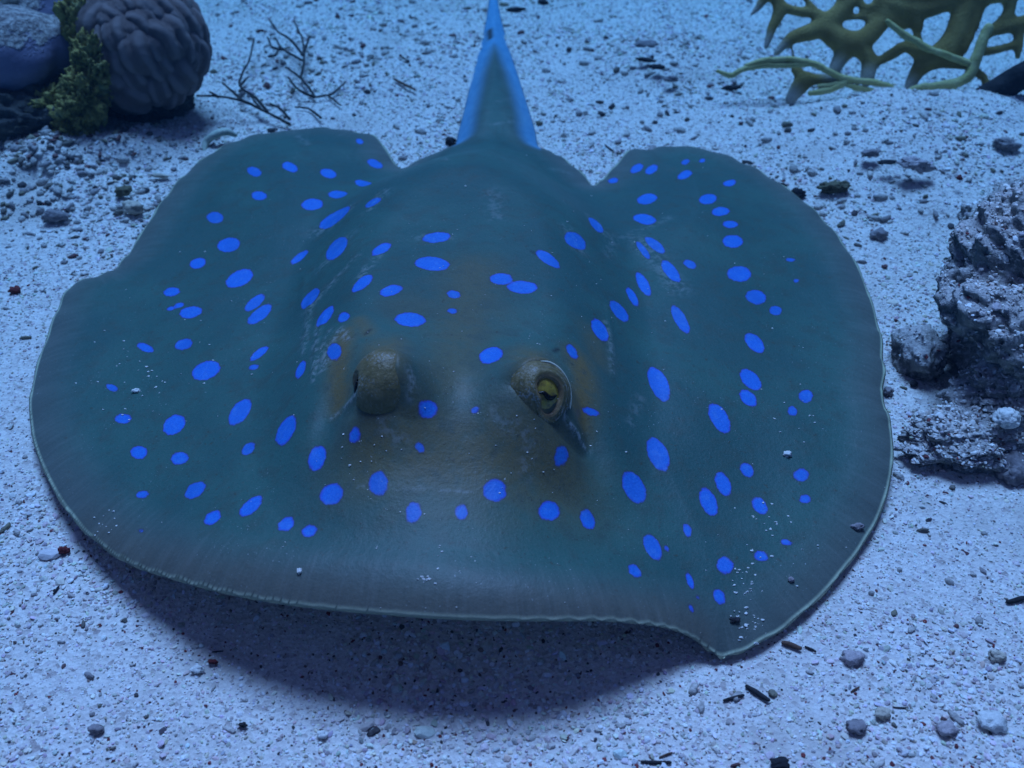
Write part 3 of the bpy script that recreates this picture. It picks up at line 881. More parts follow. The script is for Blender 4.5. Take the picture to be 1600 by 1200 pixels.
# sand caught on the upward faces of the rocks
def settle(objs, per, seed):
    rg = np.random.default_rng(seed)
    P = []
    for o in objs:
        me_ = o.data
        n_ = len(me_.polygons)
        ce = np.empty(n_*3, np.float32); me_.polygons.foreach_get('center', ce)
        no = np.empty(n_*3, np.float32); me_.polygons.foreach_get('normal', no)
        ar = np.empty(n_, np.float32); me_.polygons.foreach_get('area', ar)
        ce, no = ce.reshape(-1, 3), no.reshape(-1, 3)
        w = ar*sstep(.35, .8, no[:, 2] + .35*vnoise(ce*120))
        w[(ce[:, 2] < .002)] = 0
        k_ = rg.choice(n_, size=per, p=w/w.sum())
        P.append(ce[k_] + rg.normal(0, .0004, (per, 3)) + no[k_]*.0002)
    return np.vstack(P)
ROCKS = [bpy.data.objects['reef_rock'], bpy.data.objects['rock_ledge'], bpy.data.objects['boulder']]
SETTLED = np.vstack([settle(ROCKS[:1], 15000, 1), settle(ROCKS[1:2], 1500, 2), settle(ROCKS[2:], 60, 3)])

n_ = len(SETTLED)
idx = np.searchsorted(np.cumsum([.30, .20, .18, .08, .10, .08, .02, .02, .01]), rng.random(n_))
sg = link('settled_sand', grain_points('settled_sand', *SETTLED.T, np.exp(rng.normal(-7.55, .38, n_)), np.clip(pal[idx]*(1 + .12*rng.normal(size=(n_, 1))), .01, .85)), M_GRAIN)
sg.modifiers.new('grains', 'NODES').node_group = ng
tag(sg, 'sand caught on the upper faces of the rocks', None, None, 'stuff')

# --- corals at the top left
t = NT('smooth_blue_coral')
c = t.mix(t.step(0.35, 0.7, t.noise(40, 3)), (0.14, 0.13, 0.20), (0.20, 0.18, 0.26))
geo = t.n('ShaderNodeNewGeometry'); sp = t.n('ShaderNodeSeparateXYZ'); t.t.links.new(geo.outputs['Normal'], sp.inputs[0])
dust = t.math('ADD', sp.outputs['Z'], t.math('MULTIPLY', t.math('SUBTRACT', t.noise(60, 5, 0.7), 0.5), 1.1))
c = t.mix(t.step(0.62, 0.72, dust), c, t.mix(t.step(0.4, 0.6, t.noise(330, 4, 0.7)), (0.55, 0.51, 0.48), (0.20, 0.17, 0.17)))
t.color(c); t.bump(t.math('MULTIPLY', t.noise(380, 4, .7), t.step(0.55, 0.75, dust)), 0.004); t.bump(t.noise(300, 3), 0.0004)
M_BLUE = t.m
parts = []
for (px, py, z, r) in ((18, 84, .044, .026), (84, 70, .046, .0165), (-50, 70, .042, .03), (60, 28, .038, .026)):
    parts.append(lump(at(px, py, z), (r*1.05, r, r*.92), 5, .07, 1.6, seed=px*.1))
Vb, fb = join_np(parts)
o = link('boulder_coral', mesh_np('boulder_coral', Vb, fb), M_BLUE)
rm = o.modifiers.new('weld', 'REMESH'); rm.mode = 'VOXEL'; rm.voxel_size = .0016; rm.use_smooth_shade = True
sm = o.modifiers.new('soft', 'SMOOTH'); sm.factor = .6; sm.iterations = 8
tag(o, 'smooth bulging blue violet coral capped with sand in the reef corner', 'coral')

t = NT('yellow_sponge_skin')
c = t.ramp(t.noise(120, 5, 0.65), [(0.3, (0.05, 0.05, 0.02)), (0.45, (0.20, 0.17, 0.05)), (0.56, (0.38, 0.31, 0.09)), (0.72, (0.24, 0.26, 0.15))])
t.color(c); t.bump(t.noise(500, 4, .7), 0.0015)
M_SPONGE = t.m
def rough(name, spec, mat, label, cat):
    V, fs = join_np([lump(**s) for s in spec])
    return tag(link(name, mesh_np(name, V, fs), mat), label, cat)
rough('encrusting_sponge', [
    dict(center=at(138, 52, .052), radii=(.012, .012, .020), sub=6, amp=.28, freq=3, pits=.22, pitf=8, seed=2.2, ridged=.3),
    dict(center=at(150, 105, .042), radii=(.011, .012, .016), sub=6, amp=.28, freq=3, pits=.22, pitf=8, seed=4.2, ridged=.3),
    dict(center=at(132, 155, .030), radii=(.011, .011, .014), sub=6, amp=.28, freq=3, pits=.22, pitf=8, seed=6.2, ridged=.3),
    dict(center=at(112, 195, .018), radii=(.011, .010, .012), sub=6, amp=.28, freq=3, pits=.22, pitf=7, seed=8.4, ridged=.3),
    dict(center=at(78, 172, .022), radii=(.012, .010, .011), sub=6, amp=.28, freq=3, pits=.22, pitf=7, seed=10.4, ridged=.3)],
    M_SPONGE, 'knobbly yellow green sponge growing between the blue coral and the lobed coral', 'sponge')
M_BASE = simple('dark_reef_base', (0.045, 0.042, 0.045), (0.10, 0.095, 0.085), 90, .003, extra=(0.2, 0.18, 0.15))
rough('coral_rock', [
    dict(center=at(20, 185, .016), radii=(.038, .022, .018), sub=5, amp=.25, freq=2.4, pits=.12, pitf=5, seed=9.1, ridged=.2),
    dict(center=at(115, 205, .008), radii=(.012, .012, .016), sub=5, amp=.2, freq=2.4, pits=.1, pitf=4, seed=12.3),
    dict(center=at(222, 160, .008), radii=(.027, .018, .016), sub=5, amp=.2, freq=2.4, pits=.1, pitf=4, seed=14.3),  # dark lump added under the lobed coral to deepen the shade there
    dict(center=at(-60, 110, .020), radii=(.05, .06, .045), sub=5, amp=.25, freq=2.4, pits=.12, pitf=5, seed=19.1, ridged=.2)],
    M_BASE, 'dark shaded reef rock carrying the corals in the far corner', 'rock')

t = NT('lobed_coral_skin')
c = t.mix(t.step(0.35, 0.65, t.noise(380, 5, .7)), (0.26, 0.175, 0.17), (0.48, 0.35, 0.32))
c = t.mix(t.math('MULTIPLY', t.attr('crest'), 0.7), c, (0.62, 0.48, 0.46))  # highlight streaks along the ridges, put into the colour
t.color(c); t.bump(t.noise(800, 4, .7), .0018)
M_LOBE = t.m
def lobe_mesh(seed):
    v, f = ico(5)
    bend = 0.35*np.sin(v[:, 2]*1.6 + seed) + 0.16*fbm(v*1.5 + seed, 2)
    ridge = np.abs(np.cos((v[:, 0] + bend*.5)*np.pi*1.35 + seed))**0.8     # a row of fused fingers
    fade = np.clip(1.15 - v[:, 2]**2, 0, 1)
    d = 1 + 0.20*(ridge-0.6)*fade + 0.10*fbm(v*1.2 + seed*1.7, 2) + 0.025*fbm(v*6 + seed, 2)
    V = v*d[:, None]*np.array([1.12, .80, .95])
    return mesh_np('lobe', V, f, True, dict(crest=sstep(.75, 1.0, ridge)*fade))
lobes = [lobe_mesh(s) for s in (0.3, 2.1, 4.4, 7.9)]
lc = at(226, 76, .042)
coral = empty('lobed_coral', lc)
tag(coral, 'purple brown coral head of clustered ridged lobes beside the yellow sponge', 'coral')
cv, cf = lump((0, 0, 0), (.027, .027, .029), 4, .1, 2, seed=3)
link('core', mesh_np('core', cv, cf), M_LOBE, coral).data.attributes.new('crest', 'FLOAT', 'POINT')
k = 0
NL = 64
for n_ in range(NL):
    zf = 1 - 2*(n_+.5)/NL
    th = n_*2.39996
    d = Vector((math.sqrt(1-zf*zf)*math.cos(th), math.sqrt(1-zf*zf)*math.sin(th), zf))
    if zf < -0.72: continue
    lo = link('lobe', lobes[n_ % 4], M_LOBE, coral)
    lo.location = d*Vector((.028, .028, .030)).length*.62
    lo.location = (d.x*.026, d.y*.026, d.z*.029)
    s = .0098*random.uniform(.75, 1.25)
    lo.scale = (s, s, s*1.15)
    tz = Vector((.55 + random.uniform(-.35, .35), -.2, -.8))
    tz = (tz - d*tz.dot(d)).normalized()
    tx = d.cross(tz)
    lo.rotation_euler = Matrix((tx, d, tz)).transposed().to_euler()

# --- net fire coral at the top right
FP = at(1400, 176, -0.002)
LEAN = R(58)
FN = np.array([0, -math.sin(LEAN), math.cos(LEAN)])
def fan(X, Y, off=0.0):
    """a joint of the leaning coral net"""
    px, py = 1100 + X/3.2, Y/3.2
    d = ray(px, py)
    return CAM + d*(np.dot(FP + FN*off - CAM, FN)/np.dot(d, FN))
PXM = mm_px(fan(900, 200))/3.2
def bars(lines, off=0.0, k=1.0, flat=.55, seg=12):
    parts = []
    for L in lines:
        P = [fan(a, b, off) for a, b, _ in L]
        parts.append(tube_np(P, [r*PXM*k for _, _, r in L], seg, 5, flat, axis=FN))
    return parts
net = [
 [(720,10,42),(650,90,48),(560,150,46),(450,185,34),(400,225,24),(360,268,19)],
 [(360,-30,30),(375,60,34),(340,140,26),(310,235,18)],
 [(310,-30,28),(275,30,22),(232,78,10)],
 [(330,-20,26),(420,45,26),(530,66,24),(640,100,30)],
 [(480,-40,16),(560,50,17),(640,98,22)],
 [(600,140,52),(700,210,62),(790,200,52),(860,140,46),(895,90,40),(882,0,36),(880,-60,34)],
 [(720,240,52),(690,280,42),(650,350,32)],
 [(770,230,48),(825,300,40),(815,400,38)],
 [(660,95,20),(760,85,16),(870,90,20)],
 [(780,-40,18),(788,30,17),(800,88,18)],
 [(700,-40,40),(705,20,40)],
 [(900,60,40),(960,110,30),(1010,130,20)],
 [(930,20,48),(1040,50,52),(1120,40,48),(1230,10,44),(1400,0,40)],
 [(1040,60,46),(1065,130,34),(1062,180,18)],
 [(860,315,22),(940,270,30),(1010,232,30),(1090,265,46)],
 [(1320,0,52),(1280,100,52),(1250,190,56),(1190,270,62),(1110,310,52),(1060,370,36),(1020,450,28)],
 [(1000,-40,60),(1150,-40,60),(1400,-40,60),(1560,-50,50)],
 [(1370,-10,40),(1360,70,36),(1330,170,26),(1290,250,30)],
 [(1530,-20,36),(1520,70,30),(1440,150,24),(1390,200,26)],
 [(1410,160,30),(1510,135,34),(1620,110,40),(1700,90,40)],
 [(1572,120,30),(1575,210,26),(1568,285,18)],
 [(1150,300,40),(1240,310,34),(1330,330,24)],
 [(1340,350,26),(1400,390,22),(1412,460,22)],
 [(520,395,40),(480,430,44),(430,500,30)],
 [(455,345,26),(510,395,34),(600,395,26),(710,400,20)],
 [(1062,165,22),(1075,215,24),(1095,265,30)],
 [(1575,215,22),(1480,245,22),(1385,262,24)],
 [(870,20,24),(820,40,20),(790,20,16)],
 [(440,240,10),(452,300,12),(470,350,16)],
]
V, fs = join_np(bars(net, 0, 1.06, .7))
fire = empty('fire_coral', FP)
tag(fire, 'mustard brown net of fire coral with pale branch ends leaning over the sand', 'coral')
def to_local(V, o): return V - np.array(o.location)
t = NT('fire_coral_skin')
c = t.mix(t.step(0.3, 0.7, t.noise(60, 4, .6)), (0.30, 0.20, 0.055), (0.42, 0.30, 0.095))
c = t.mix(t.attr('tip'), c, (0.55, 0.50, 0.42))
t.color(c); t.bump(t.noise(900, 4, .65), .0013)
M_FIRE = t.m
tmp = bpy.data.objects.new('tmp', mesh_np('tmp', to_local(V, fire), fs))
C.objects.link(tmp)
rm = tmp.modifiers.new('weld', 'REMESH'); rm.mode = 'VOXEL'; rm.voxel_size = .0012; rm.use_smooth_shade = True
sm = tmp.modifiers.new('soft', 'SMOOTH'); sm.factor = .6; sm.iterations = 7
dg = bpy.context.evaluated_depsgraph_get()
net_me = bpy.data.meshes.new_from_object(tmp.evaluated_get(dg))
bpy.data.objects.remove(tmp)
net_me.name = 'net'
co = np.empty(len(net_me.vertices)*3, np.float32); net_me.vertices.foreach_get('co', co); co = co.reshape(-1, 3)
tips = np.array([to_local(fan(a, b), fire) for a, b in ((360, 268), (310, 235), (650, 350), (815, 400), (430, 500), (232, 78), (1020, 450))])
tipd = np.min(np.linalg.norm(co[:, None]-tips[None], axis=2), 1)
net_me.attributes.new('tip', 'FLOAT', 'POINT').data.foreach_set('value', sstep(.012, .002, tipd).astype(np.float32))
net_me.materials.clear()
link('net', net_me, M_FIRE, fire)
t = NT('fire_coral_branch')
c = t.mix(t.step(0.3, 0.7, t.noise(160, 4, .6)), (0.40, 0.36, 0.13), (0.52, 0.47, 0.22))
t.color(c); t.bump(t.noise(900, 3, .6), .0007)
M_BRANCH = t.m
branches = [
 [(220,330,14),(300,302,15),(420,296,15),(530,315,15),(620,355,16),(700,395,17),(820,410,16),(920,432,16),(975,462,12)],
 [(70,355,9),(130,376,13),(210,342,14),(320,326,14),(440,326,14),(540,318,13)],
 [(530,466,12),(610,452,17),(690,425,17),(715,400,15)],
 [(575,430,10),(640,424,13),(700,410,14)],
 [(715,430,13),(780,440,14),(850,458,11)],
 [(920,110,14),(1020,185,19),(1110,235,18),(1220,280,18),(1330,318,18)],
 [(1420,140,24),(1385,220,28),(1355,310,28),(1320,385,26),(1250,415,22),(1130,432,18),(1060,442,18),(985,474,12)],
 [(1255,415,20),(1215,485,18),(1160,535,13)],
]
for L in branches:
    v, f = bars([L], .006, 1.0, 1.0)[0]
    v = v + 0.0006*np.stack([vnoise(v*260), vnoise(v*260+5), vnoise(v*260+9)], 1)
    link('branch', mesh_np('branch', to_local(v, fire), f), M_BRANCH, fire)

# --- dark rod beside the fire coral
M_BLACK = simple('black_crust', (0.010, 0.010, 0.013), (0.025, 0.022, 0.025), 200, .0008)
v, f = tube_np([at(1495, 182, .002), at(1530, 158, .010), at(1570, 136, .018), at(1625, 104, .030)], [.006, .0075, .0075, .007], 14, 8)
v += 0.0012*np.stack([vnoise(v*120), vnoise(v*120+5), vnoise(v*120+9)], 1)
tag(link('dead_branch', mesh_np('dead_branch', v, f), M_BLACK), 'thick black branch lying behind the sand bank under the fire coral', 'branch')

# ------------------------------------------------------------------ twigs
def twig(name, lines, base, label, cat, mat, rw=.0007, rise=.010):
    parts = []
    for L in lines:
        P = []
        for (px, py) in L:
            h = 0.0018 + rise*min(1, math.hypot(px-base[0], py-base[1])/110)
            g = at(px, py, 0); gz = float(ground_z(np.array([g[0]]), np.array([g[1]]))[0])
            P.append(at(px, py, h + gz))
        rr = np.linspace(1.25, .8, len(P)) if math.dist(L[0], base) < math.dist(L[-1], base) else np.linspace(.8, 1.25, len(P))
        v, f = tube_np(P, rr*rw, 7, 5)
        v = v + rw*.5*np.stack([vnoise(v*500), vnoise(v*500+5), vnoise(v*500+9)], 1)
        parts.append((v, f))
    V, fs = join_np(parts)
    return tag(link(name, mesh_np(name, V, fs), mat), label, cat)
M_TWIG = simple('dark_twig', (0.020, 0.022, 0.025), (0.055, 0.05, 0.045), 500, .0003)
twig('twig', [[(308,150),(340,151),(378,157),(408,171),(430,182),(452,194)], [(348,130),(360,140),(378,157)], [(397,60),(390,92),(381,110),(375,134),(400,153),(418,175)],
              [(375,134),(388,120)], [(422,162),(440,172),(453,186)], [(392,150),(408,171)], [(340,151),(328,144)]], (452, 194),
     'fine dark dead twig branching low across the sand above the left fin', 'twig', M_TWIG)
twig('twig', [[(459,32),(465,45),(472,60),(475,78),(475,96),(472,113),(471,123),(482,136),(492,152)], [(484,57),(480,68),(475,80)], [(422,32),(435,50),(455,63),(473,86)], [(430,60),(442,77),(460,87),(475,96)],
              [(447,105),(460,114),(471,123)], [(450,120),(467,140),(491,152)], [(418,58),(424,72),(432,76),(442,77)], [(420,88),(430,86),(437,72)]], (492, 152),
     'upright feathery dark twig nearer the tail', 'twig', M_TWIG)
twig('twig', [[(462,167),(482,170),(502,184)], [(492,152),(512,150),(533,165)], [(512,150),(525,142),(540,128)]], (512, 155), 'short broken dark twig lying between the feathery twig and the left fin', 'twig', M_TWIG, .0006, .002)

M_PALE = simple('pale_tube', (0.42, 0.46, 0.38), (0.55, 0.56, 0.46), 400, .0004)
v, f = tube_np([at(318, 238, .003), at(322, 222, .006), at(335, 211, .009), at(352, 206, .009), at(368, 211, .006)], [.0014, .0019, .0021, .0020, .0012], 10, 8)
tag(link('worm_tube', mesh_np('worm_tube', v, f), M_PALE), 'pale arched worm tube at the edge of the left fin', 'worm tube')

# ------------------------------------------------------------------ loose pieces on the sand
def col_mat(name, c, var=.7, **kw):
    return simple(name, c, tuple(x*var for x in c), 350, .0007, **kw)
MATS = dict(red=col_mat('red_chip', (.16, .030, .030)), dark=col_mat('dark_chip', (.030, .028, .033)), white=col_mat('white_chip', (.74, .72, .68), .85), grey=col_mat('grey_chip', (.30, .26, .27)),
            pink=col_mat('lilac_chip', (.50, .42, .43)), olive=col_mat('olive_chip', (.15, .13, .08)), cream=col_mat('cream_chip', (.60, .52, .42)), brown=col_mat('brown_chip', (.13, .07, .05)))
def piece(name, cat, px, py, wpx, hpx, mat, label, group=None, elong=1.0, rot=None, seed=None, z=None, pt=None, sub=3, amp=.38, pits=0):
    g = at(px, py, 0) if pt is None else pt
    if pt is None:
        gz = float(ground_z(np.array([g[0]]), np.array([g[1]]))[0])
        g = at(px, py, gz + .0012)
    m = mm_px(g)
    a, b = wpx*m*.42, hpx*m*.42
    sd_ = random.random()*40 if seed is None else seed
    v, f = lump((0, 0, 0), (a, max(b*1.15, .0008), max(b*.85, .0006)), sub, amp, 1.9, seed=sd_, ridged=.38, pits=pits, pitf=3)
    o = link(name, mesh_np(name, v, f), MATS[mat])
    o.location = g + np.array([0, 0, b*.15])
    o.rotation_euler = (random.uniform(-.2, .2), random.uniform(-.15, .15), R(rot) if rot is not None else 0)
    return tag(o, label, cat, group)
def splinter(px, py, lpx, wpx, ang, mat, label, name='splinter', cat='splinter', group=None):
    a = R(ang); dx, dy = math.cos(a)*lpx/2, -math.sin(a)*lpx/2
    def q(s, lift):
        g = at(px+dx*s, py+dy*s, 0); gz = float(ground_z(np.array([g[0]]), np.array([g[1]]))[0])
        return at(px+dx*s, py+dy*s, gz + lift)
    m = mm_px(q(0, 0))
    w = wpx*m*.31
    v, f = tube_np([q(-1, w*1.2), q(-.3, w*1.4), q(.35, w*1.3), q(1, w*1.7)], [w*.75, w, w*1.05, w*.8], 8, 3)
    v = v + w*.35*np.stack([vnoise(v*300), vnoise(v*300+5), vnoise(v*300+9)], 1)
    return tag(link(name, mesh_np(name, v, f), MATS[mat]), label, cat, group)

P = piece
P('pebble', 'pebble', 23, 454, 20, 15, 'red', 'dark red pebble on the sand left of the left fin notch')
P('pebble', 'pebble', 703, 222, 19, 17, 'dark', 'round black pebble against the base of the tail')
P('pebble', 'pebble', 1247, 303, 26, 20, 'dark', 'blackish pebble touching the back edge of the right fin')
P('pebble', 'pebble', 1222, 290, 16, 9, 'dark', 'thin dark flake just behind the blackish pebble at the right fin')
P('coral_fragment', 'coral fragment', 1302, 293, 50, 22, 'olive', 'knobbly olive coral fragment on the sand beyond the right fin', pits=.12, sub=4)
P('coral_fragment', 'coral fragment', 1372, 367, 28, 20, 'grey', 'rounded grey coral fragment alone on the sand beyond the right fin')
P('coral_fragment', 'coral fragment', 1360, 240, 30, 16, 'grey', 'grey green stone beside the dark crack in the sand bank')
P('coral_fragment', 'coral fragment', 1430, 258, 60, 26, 'pink', 'large lilac sand crusted lump on the right sand bank', pits=.1, sub=4)
P('coral_fragment', 'coral fragment', 1575, 228, 44, 24, 'grey', 'brownish grey porous lump high on the right sand bank', pits=.14, sub=4)
P('pebble', 'pebble', 1388, 254, 34, 8, 'dark', 'narrow dark fragment below the lilac lump on the bank')
P('pebble', 'pebble', 1499, 278, 11, 9, 'red', 'tiny bright red pebble on the right sand bank')
P('coral_fragment', 'coral fragment', 1332, 1028, 38, 24, 'pink', 'rounded lilac pebble on the sand below the right fin edge')
P('shell', 'shell', 1558, 1025, 30, 20, 'cream', 'pale cream shell half sunk in the sand near the lower right corner')
P('coral_fragment', 'coral fragment', 1338, 1137, 36, 22, 'grey', 'dark grey lump in the lower right sand')
P('coral_fragment', 'coral fragment', 1378, 1115, 26, 22, 'cream', 'cream and brown shell piece above the dark grey lump')
P('coral_fragment', 'coral fragment', 1480, 1140, 34, 26, 'pink', 'lilac broken coral chunk with a dark underside, lower right')
P('coral_fragment', 'coral fragment', 1550, 1128, 46, 32, 'white', 'broad white coral chip near the lower right corner')
P('coral_fragment', 'coral fragment', 1218, 1194, 36, 18, 'dark', 'dark blue grey stone cut by the bottom edge of the photo')
P('coral_fragment', 'coral fragment', 1574, 655, 44, 38, 'white', 'whitish round lump on the ledge of the big rock', pt=at(1574, 655, .016), sub=4, amp=.16)
P('coral_fragment', 'coral fragment', 1578, 735, 62, 60, 'grey', 'tall grey lilac stone in front of the rock ledge', sub=4, amp=.2)
P('coral_fragment', 'coral fragment', 1388, 612, 18, 16, 'grey', 'small grey pebble in the shade between fin and rock')
P('coral_fragment', 'coral fragment', 1428, 600, 14, 10, 'dark', 'tiny dark pebble in the shaded hollow by the rock')
P('coral_fragment', 'coral fragment', 208, 325, 34, 26, 'cream', 'pale knobbly coral lump against the upper left fin', pits=.1)
P('coral_fragment', 'coral fragment', 192, 300, 30, 18, 'olive', 'dark olive coral bit behind the pale knobbly lump by the left fin', pits=.1)
P('coral_fragment', 'coral fragment', 85, 337, 42, 22, 'grey', 'grey coral lump with a shadowed front on the left sand', pits=.1)
P('coral_fragment', 'coral fragment', 62, 318, 10, 8, 'dark', 'tiny black pebble behind the grey coral lump on the left')
P('coral_fragment', 'coral fragment', 250, 275, 34, 8, 'cream', 'slim pale coral stick by the upper left fin edge')
P('coral_fragment', 'coral fragment', 100, 860, 20, 14, 'red', 'reddish pebble on the sand below the left fin')
P('coral_fragment', 'coral fragment', 150, 1140, 24, 18, 'grey', 'pale blue grey pebble in the lower left sand')
P('coral_fragment', 'coral fragment', 308, 1046, 22, 13, 'white', 'white oval chip on the sand below the front shadow')
P('coral_fragment', 'coral fragment', 505, 1148, 18, 14, 'white', 'bright white chip under the front shadow edge')
P('coral_fragment', 'coral fragment', 380, 1133, 14, 10, 'dark', 'small dark chip between the two white chips in front')
P('coral_fragment', 'coral fragment', 332, 1034, 18, 7, 'red', 'dark red flake just above the white oval chip')
P('coral_fragment', 'coral fragment', 1010, 72, 44, 18, 'grey', 'grey lump on the low hump behind the right fin', pits=.1)
P('coral_fragment', 'coral fragment', 1007, 94, 34, 8, 'dark', 'dark piece added for the shaded crease along the foot of the low hump')  # dark lump standing in for the shade in the hump's crease
P('coral_fragment', 'coral fragment', 1028, 105, 26, 10, 'dark', 'dark stone right of the crack at the hump')
P('coral_fragment', 'coral fragment', 1048, 124, 22, 12, 'grey', 'bluish stone nearest the right fin below the hump')
P('coral_fragment', 'coral fragment', 1140, 138, 40, 9, 'dark', 'dark strip of rubble in front of the yellow coral branch')
P('coral_fragment', 'coral fragment', 805, 15, 34, 8, 'dark', 'dark stick shaped rubble beside the tail at the top')
P('coral_fragment', 'coral fragment', 848, 4, 18, 12, 'dark', 'dark rubble bit at the very top right of the tail')
splinter(632, 132, 38, 7, -28, 'brown', 'brown curved twig bit on the sand left of the tail')
splinter(1184, 1083, 40, 13, -32, 'dark', 'thickest black splinter below the tip of the right fin corner')
splinter(1146, 1090, 32, 9, 15, 'dark', 'dark splinter touching the black splinter from the left')
splinter(1236, 1008, 28, 13, -18, 'brown', 'dark brown splinter just off the right fin corner')
splinter(1266, 1014, 18, 6, -25, 'dark', 'thin dark splinter right beside the dark brown one')
splinter(1588, 937, 30, 12, 12, 'dark', 'black splinter at the right edge of the sand')
splinter(1025, 1191, 46, 9, -2, 'dark', 'black stick at the bottom edge below the ray')
splinter(1410, 1106, 30, 4, -4, 'dark', 'fine dark needle above the lilac chunk in the lower right')
splinter(1336, 1077, 14, 6, 30, 'brown', 'short brown sliver in the lower right sand')
splinter(1040, 1200 - 20, 20, 6, 20, 'brown', 'short brown sliver just above the black bottom stick')
splinter(955, 234, 26, 4, -38, 'dark', 'thin dark sliver in the notch left of the right fin lobe')
splinter(88, 922, 14, 6, 55, 'dark', 'small dark sliver on the sand off the lower left fin')
splinter(340, 1018, 16, 4, 4, 'dark', 'dark sliver at the left end of the front shadow')

# bits lying on the animal
def on_back(px, py, w, h, mat, label, name='coral_chip', cat='coral chip'):
    p = on_ray(px, py, .0004)
    return P(name, cat, px, py, w, h, mat, label, pt=p)
on_back(1230, 711, 15, 10, 'white', 'bright white shell chip lying on the right fin')
on_back(1339, 824, 22, 12, 'grey', 'grey coral chip resting near the rim of the right fin')
on_back(1236, 907, 12, 7, 'grey', 'small grey chip low on the right fin corner')
on_back(1148, 970, 18, 6, 'dark', 'dark sliver lying on the fin corner among sand specks')
on_back(213, 612, 15, 7, 'white', 'white grain streak on the left fin')
on_back(468, 894, 9, 8, 'white', 'white grain on the front margin, left of centre')

# dusting of specks on the fins
sp_ = []
def cluster(cx, cy, sx, sy, n, s=2.4):
    for _ in range(n):
        sp_.append((random.gauss(cx, sx), random.gauss(cy, sy), s*random.uniform(.5, 1.5)))
cluster(1165, 925, 12, 28, 26, 3.0); cluster(1200, 820, 16, 22, 16, 3.0); cluster(1172, 985, 12, 12, 18, 3.2); cluster(1215, 660, 30, 40, 14, 2.2)
cluster(215, 590, 50, 40, 30, 2.2); cluster(165, 820, 16, 14, 14, 2.2); cluster(665, 906, 10, 4, 12, 3.0); cluster(685, 862, 4, 18, 6, 2.0)
cluster(1190, 880, 60, 70, 22, 2.0); cluster(600, 640, 60, 60, 30, 1.6); cluster(830, 690, 60, 60, 24, 1.6); cluster(760, 450, 150, 90, 40, 1.4)
cluster(300, 520, 120, 80, 26, 1.6); cluster(1100, 450, 150, 90, 26, 1.6); cluster(560, 700, 30, 20, 10, 2.2); cluster(700, 850, 200, 60, 30, 1.5)
parts = []
for px, py, s in sp_:
    p = on_ray(px, py, .0001)
    m = mm_px(p)*s/2
    v, f = ico(1)
    v = v*(1 + .4*rng.normal(size=(len(v), 1)))*np.array([m*1.4, m, m*.7])
    parts.append((v + p, f))
Vs, fs = join_np(parts)
sp_o = link('sand_specks', mesh_np('sand_specks', Vs, fs, False), MATS['white'])
tag(sp_o, 'white sand specks scattered over the back and fins', None, None, 'stuff')

# rubble too plentiful to count: coarse bits around the corals, the bank and the rock
parts, cols = [], []
cat_cols = np.array([(.50, .46, .43), (.34, .30, .30), (.16, .14, .12), (.05, .045, .05), (.66, .60, .55), (.14, .05, .05), (.22, .20, .14)])
zones = [(110, 300, 120, 60, 460), (60, 250, 90, 30, 200), (470, 110, 110, 60, 160), (1300, 260, 200, 70, 200), (1050, 90, 130, 50, 160), (1480, 800, 90, 160, 50), (1350, 440, 60, 120, 80), (900, 140, 250, 70, 110),
         (300, 1050, 240, 90, 40), (1300, 1080, 220, 80, 25), (60, 700, 60, 160, 30), (640, 60, 120, 50, 150)]
for cx, cy, sx, sy, n in zones:
    for _ in range(n):
        px, py = random.gauss(cx, sx), random.gauss(cy, sy)
        if py < -40: continue
        g = at(px, py, 0)
        s = random.choice((.0006, .0007, .0008, .001, .0013))*(1 + .45*(g[1] > .45))
        parts.append((g, s)); cols.append(cat_cols[random.choices(range(7), (30, 18, 8, 6, 26, 6, 6))[0]]*random.uniform(.85, 1.15))
G = np.array([p[0] for p in parts]); cols = np.array(cols)
ok = ~(inside(G[:, 0], G[:, 1], OUT))
dG, _, _ = seg_dist(G[:, 0], G[:, 1], OUT[::2])
ok &= dG > .002
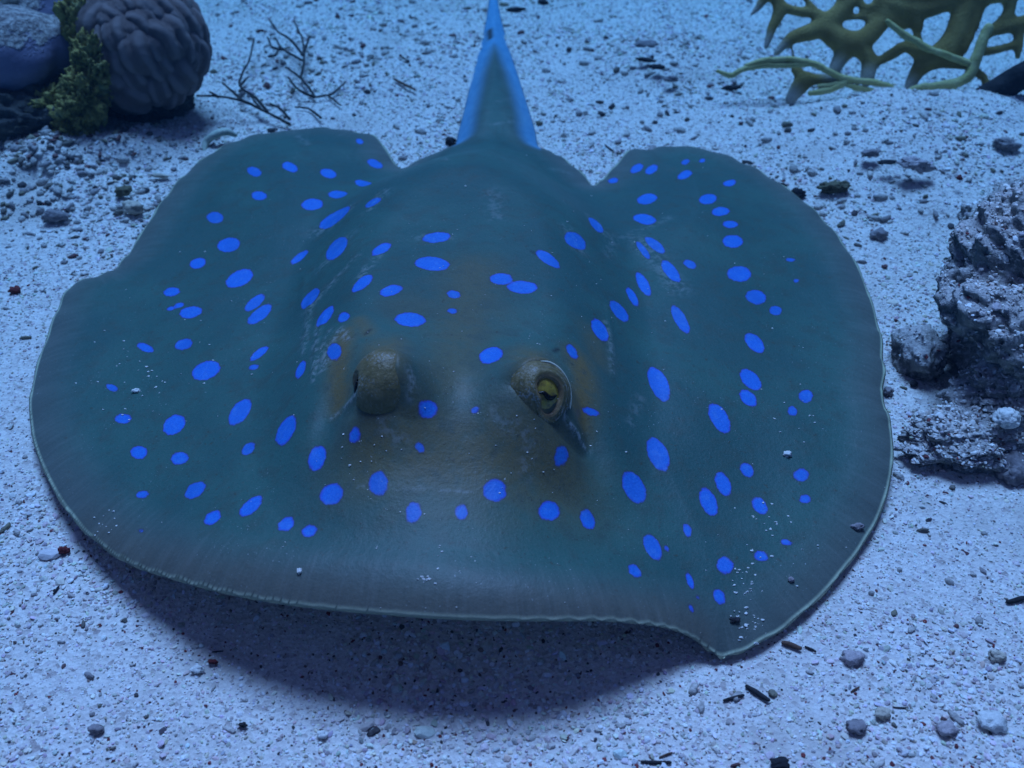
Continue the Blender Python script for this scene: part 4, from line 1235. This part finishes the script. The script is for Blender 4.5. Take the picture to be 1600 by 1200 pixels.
gz = ground_z(G[:, 0], G[:, 1])
out, oc_ = [], []
for kx in np.flatnonzero(ok):
    s = parts[kx][1]
    v, f = ico(2)
    v = v*(1 + .42*fbm(v*1.8 + kx*1.37, 3))[:, None]*np.array([s*random.uniform(.8, 2.1), s*random.uniform(.6, 1.1), s*random.uniform(.5, .9)])
    a = random.random()*6.28
    v = np.c_[v[:, 0]*math.cos(a)-v[:, 1]*math.sin(a), v[:, 0]*math.sin(a)+v[:, 1]*math.cos(a), v[:, 2]]
    out.append((v + np.array([G[kx, 0], G[kx, 1], gz[kx] + s*.35]), f)); oc_.append(np.tile(cols[kx], (len(v), 1)))
Vr, fr = join_np(out)
t = NT('rubble')
c = t.mix(t.step(0.35, 0.65, t.noise(700, 4, .65), 0, .5), t.attr('rcol', out='Color'), (.12, .11, .11))
t.color(c); t.bump(t.noise(900, 3), .0007)
rb = link('coral_rubble', mesh_np('coral_rubble', Vr, fr, True, dict(rcol=np.vstack(oc_))), t.m)
tag(rb, 'small coral rubble strewn over the sand', None, None, 'stuff')

# ------------------------------------------------------------------ the water between the lens and the far sand
bm = bmesh.new()
bmesh.ops.create_cube(bm, size=1)
hz = bpy.data.meshes.new('haze'); bm.to_mesh(hz); bm.free()
m = bpy.data.materials.new('sea_water'); m.use_nodes = True
nt = m.node_tree
for n in list(nt.nodes):
    if n.type != 'OUTPUT_MATERIAL': nt.nodes.remove(n)
pv = nt.nodes.new('ShaderNodeVolumePrincipled')
pv.inputs['Color'].default_value = (0.006, 0.027, 0.046, 1)
pv.inputs['Absorption Color'].default_value = (0.0, 0.80, 1.0, 1)    # water swallows red first
pv.inputs['Density'].default_value = 1.15
pv.inputs['Anisotropy'].default_value = 0.2
nt.links.new(pv.outputs[0], nt.nodes['Material Output'].inputs['Volume'])
hz.materials.append(m)
ho = link('haze', hz, None)
ho.scale = (8.0, 8.0, 1.45)
ho.location = (0, 0, -1.10 + 1.45/2)
tag(ho, 'thin blue haze of the sea water', None, None, 'stuff')
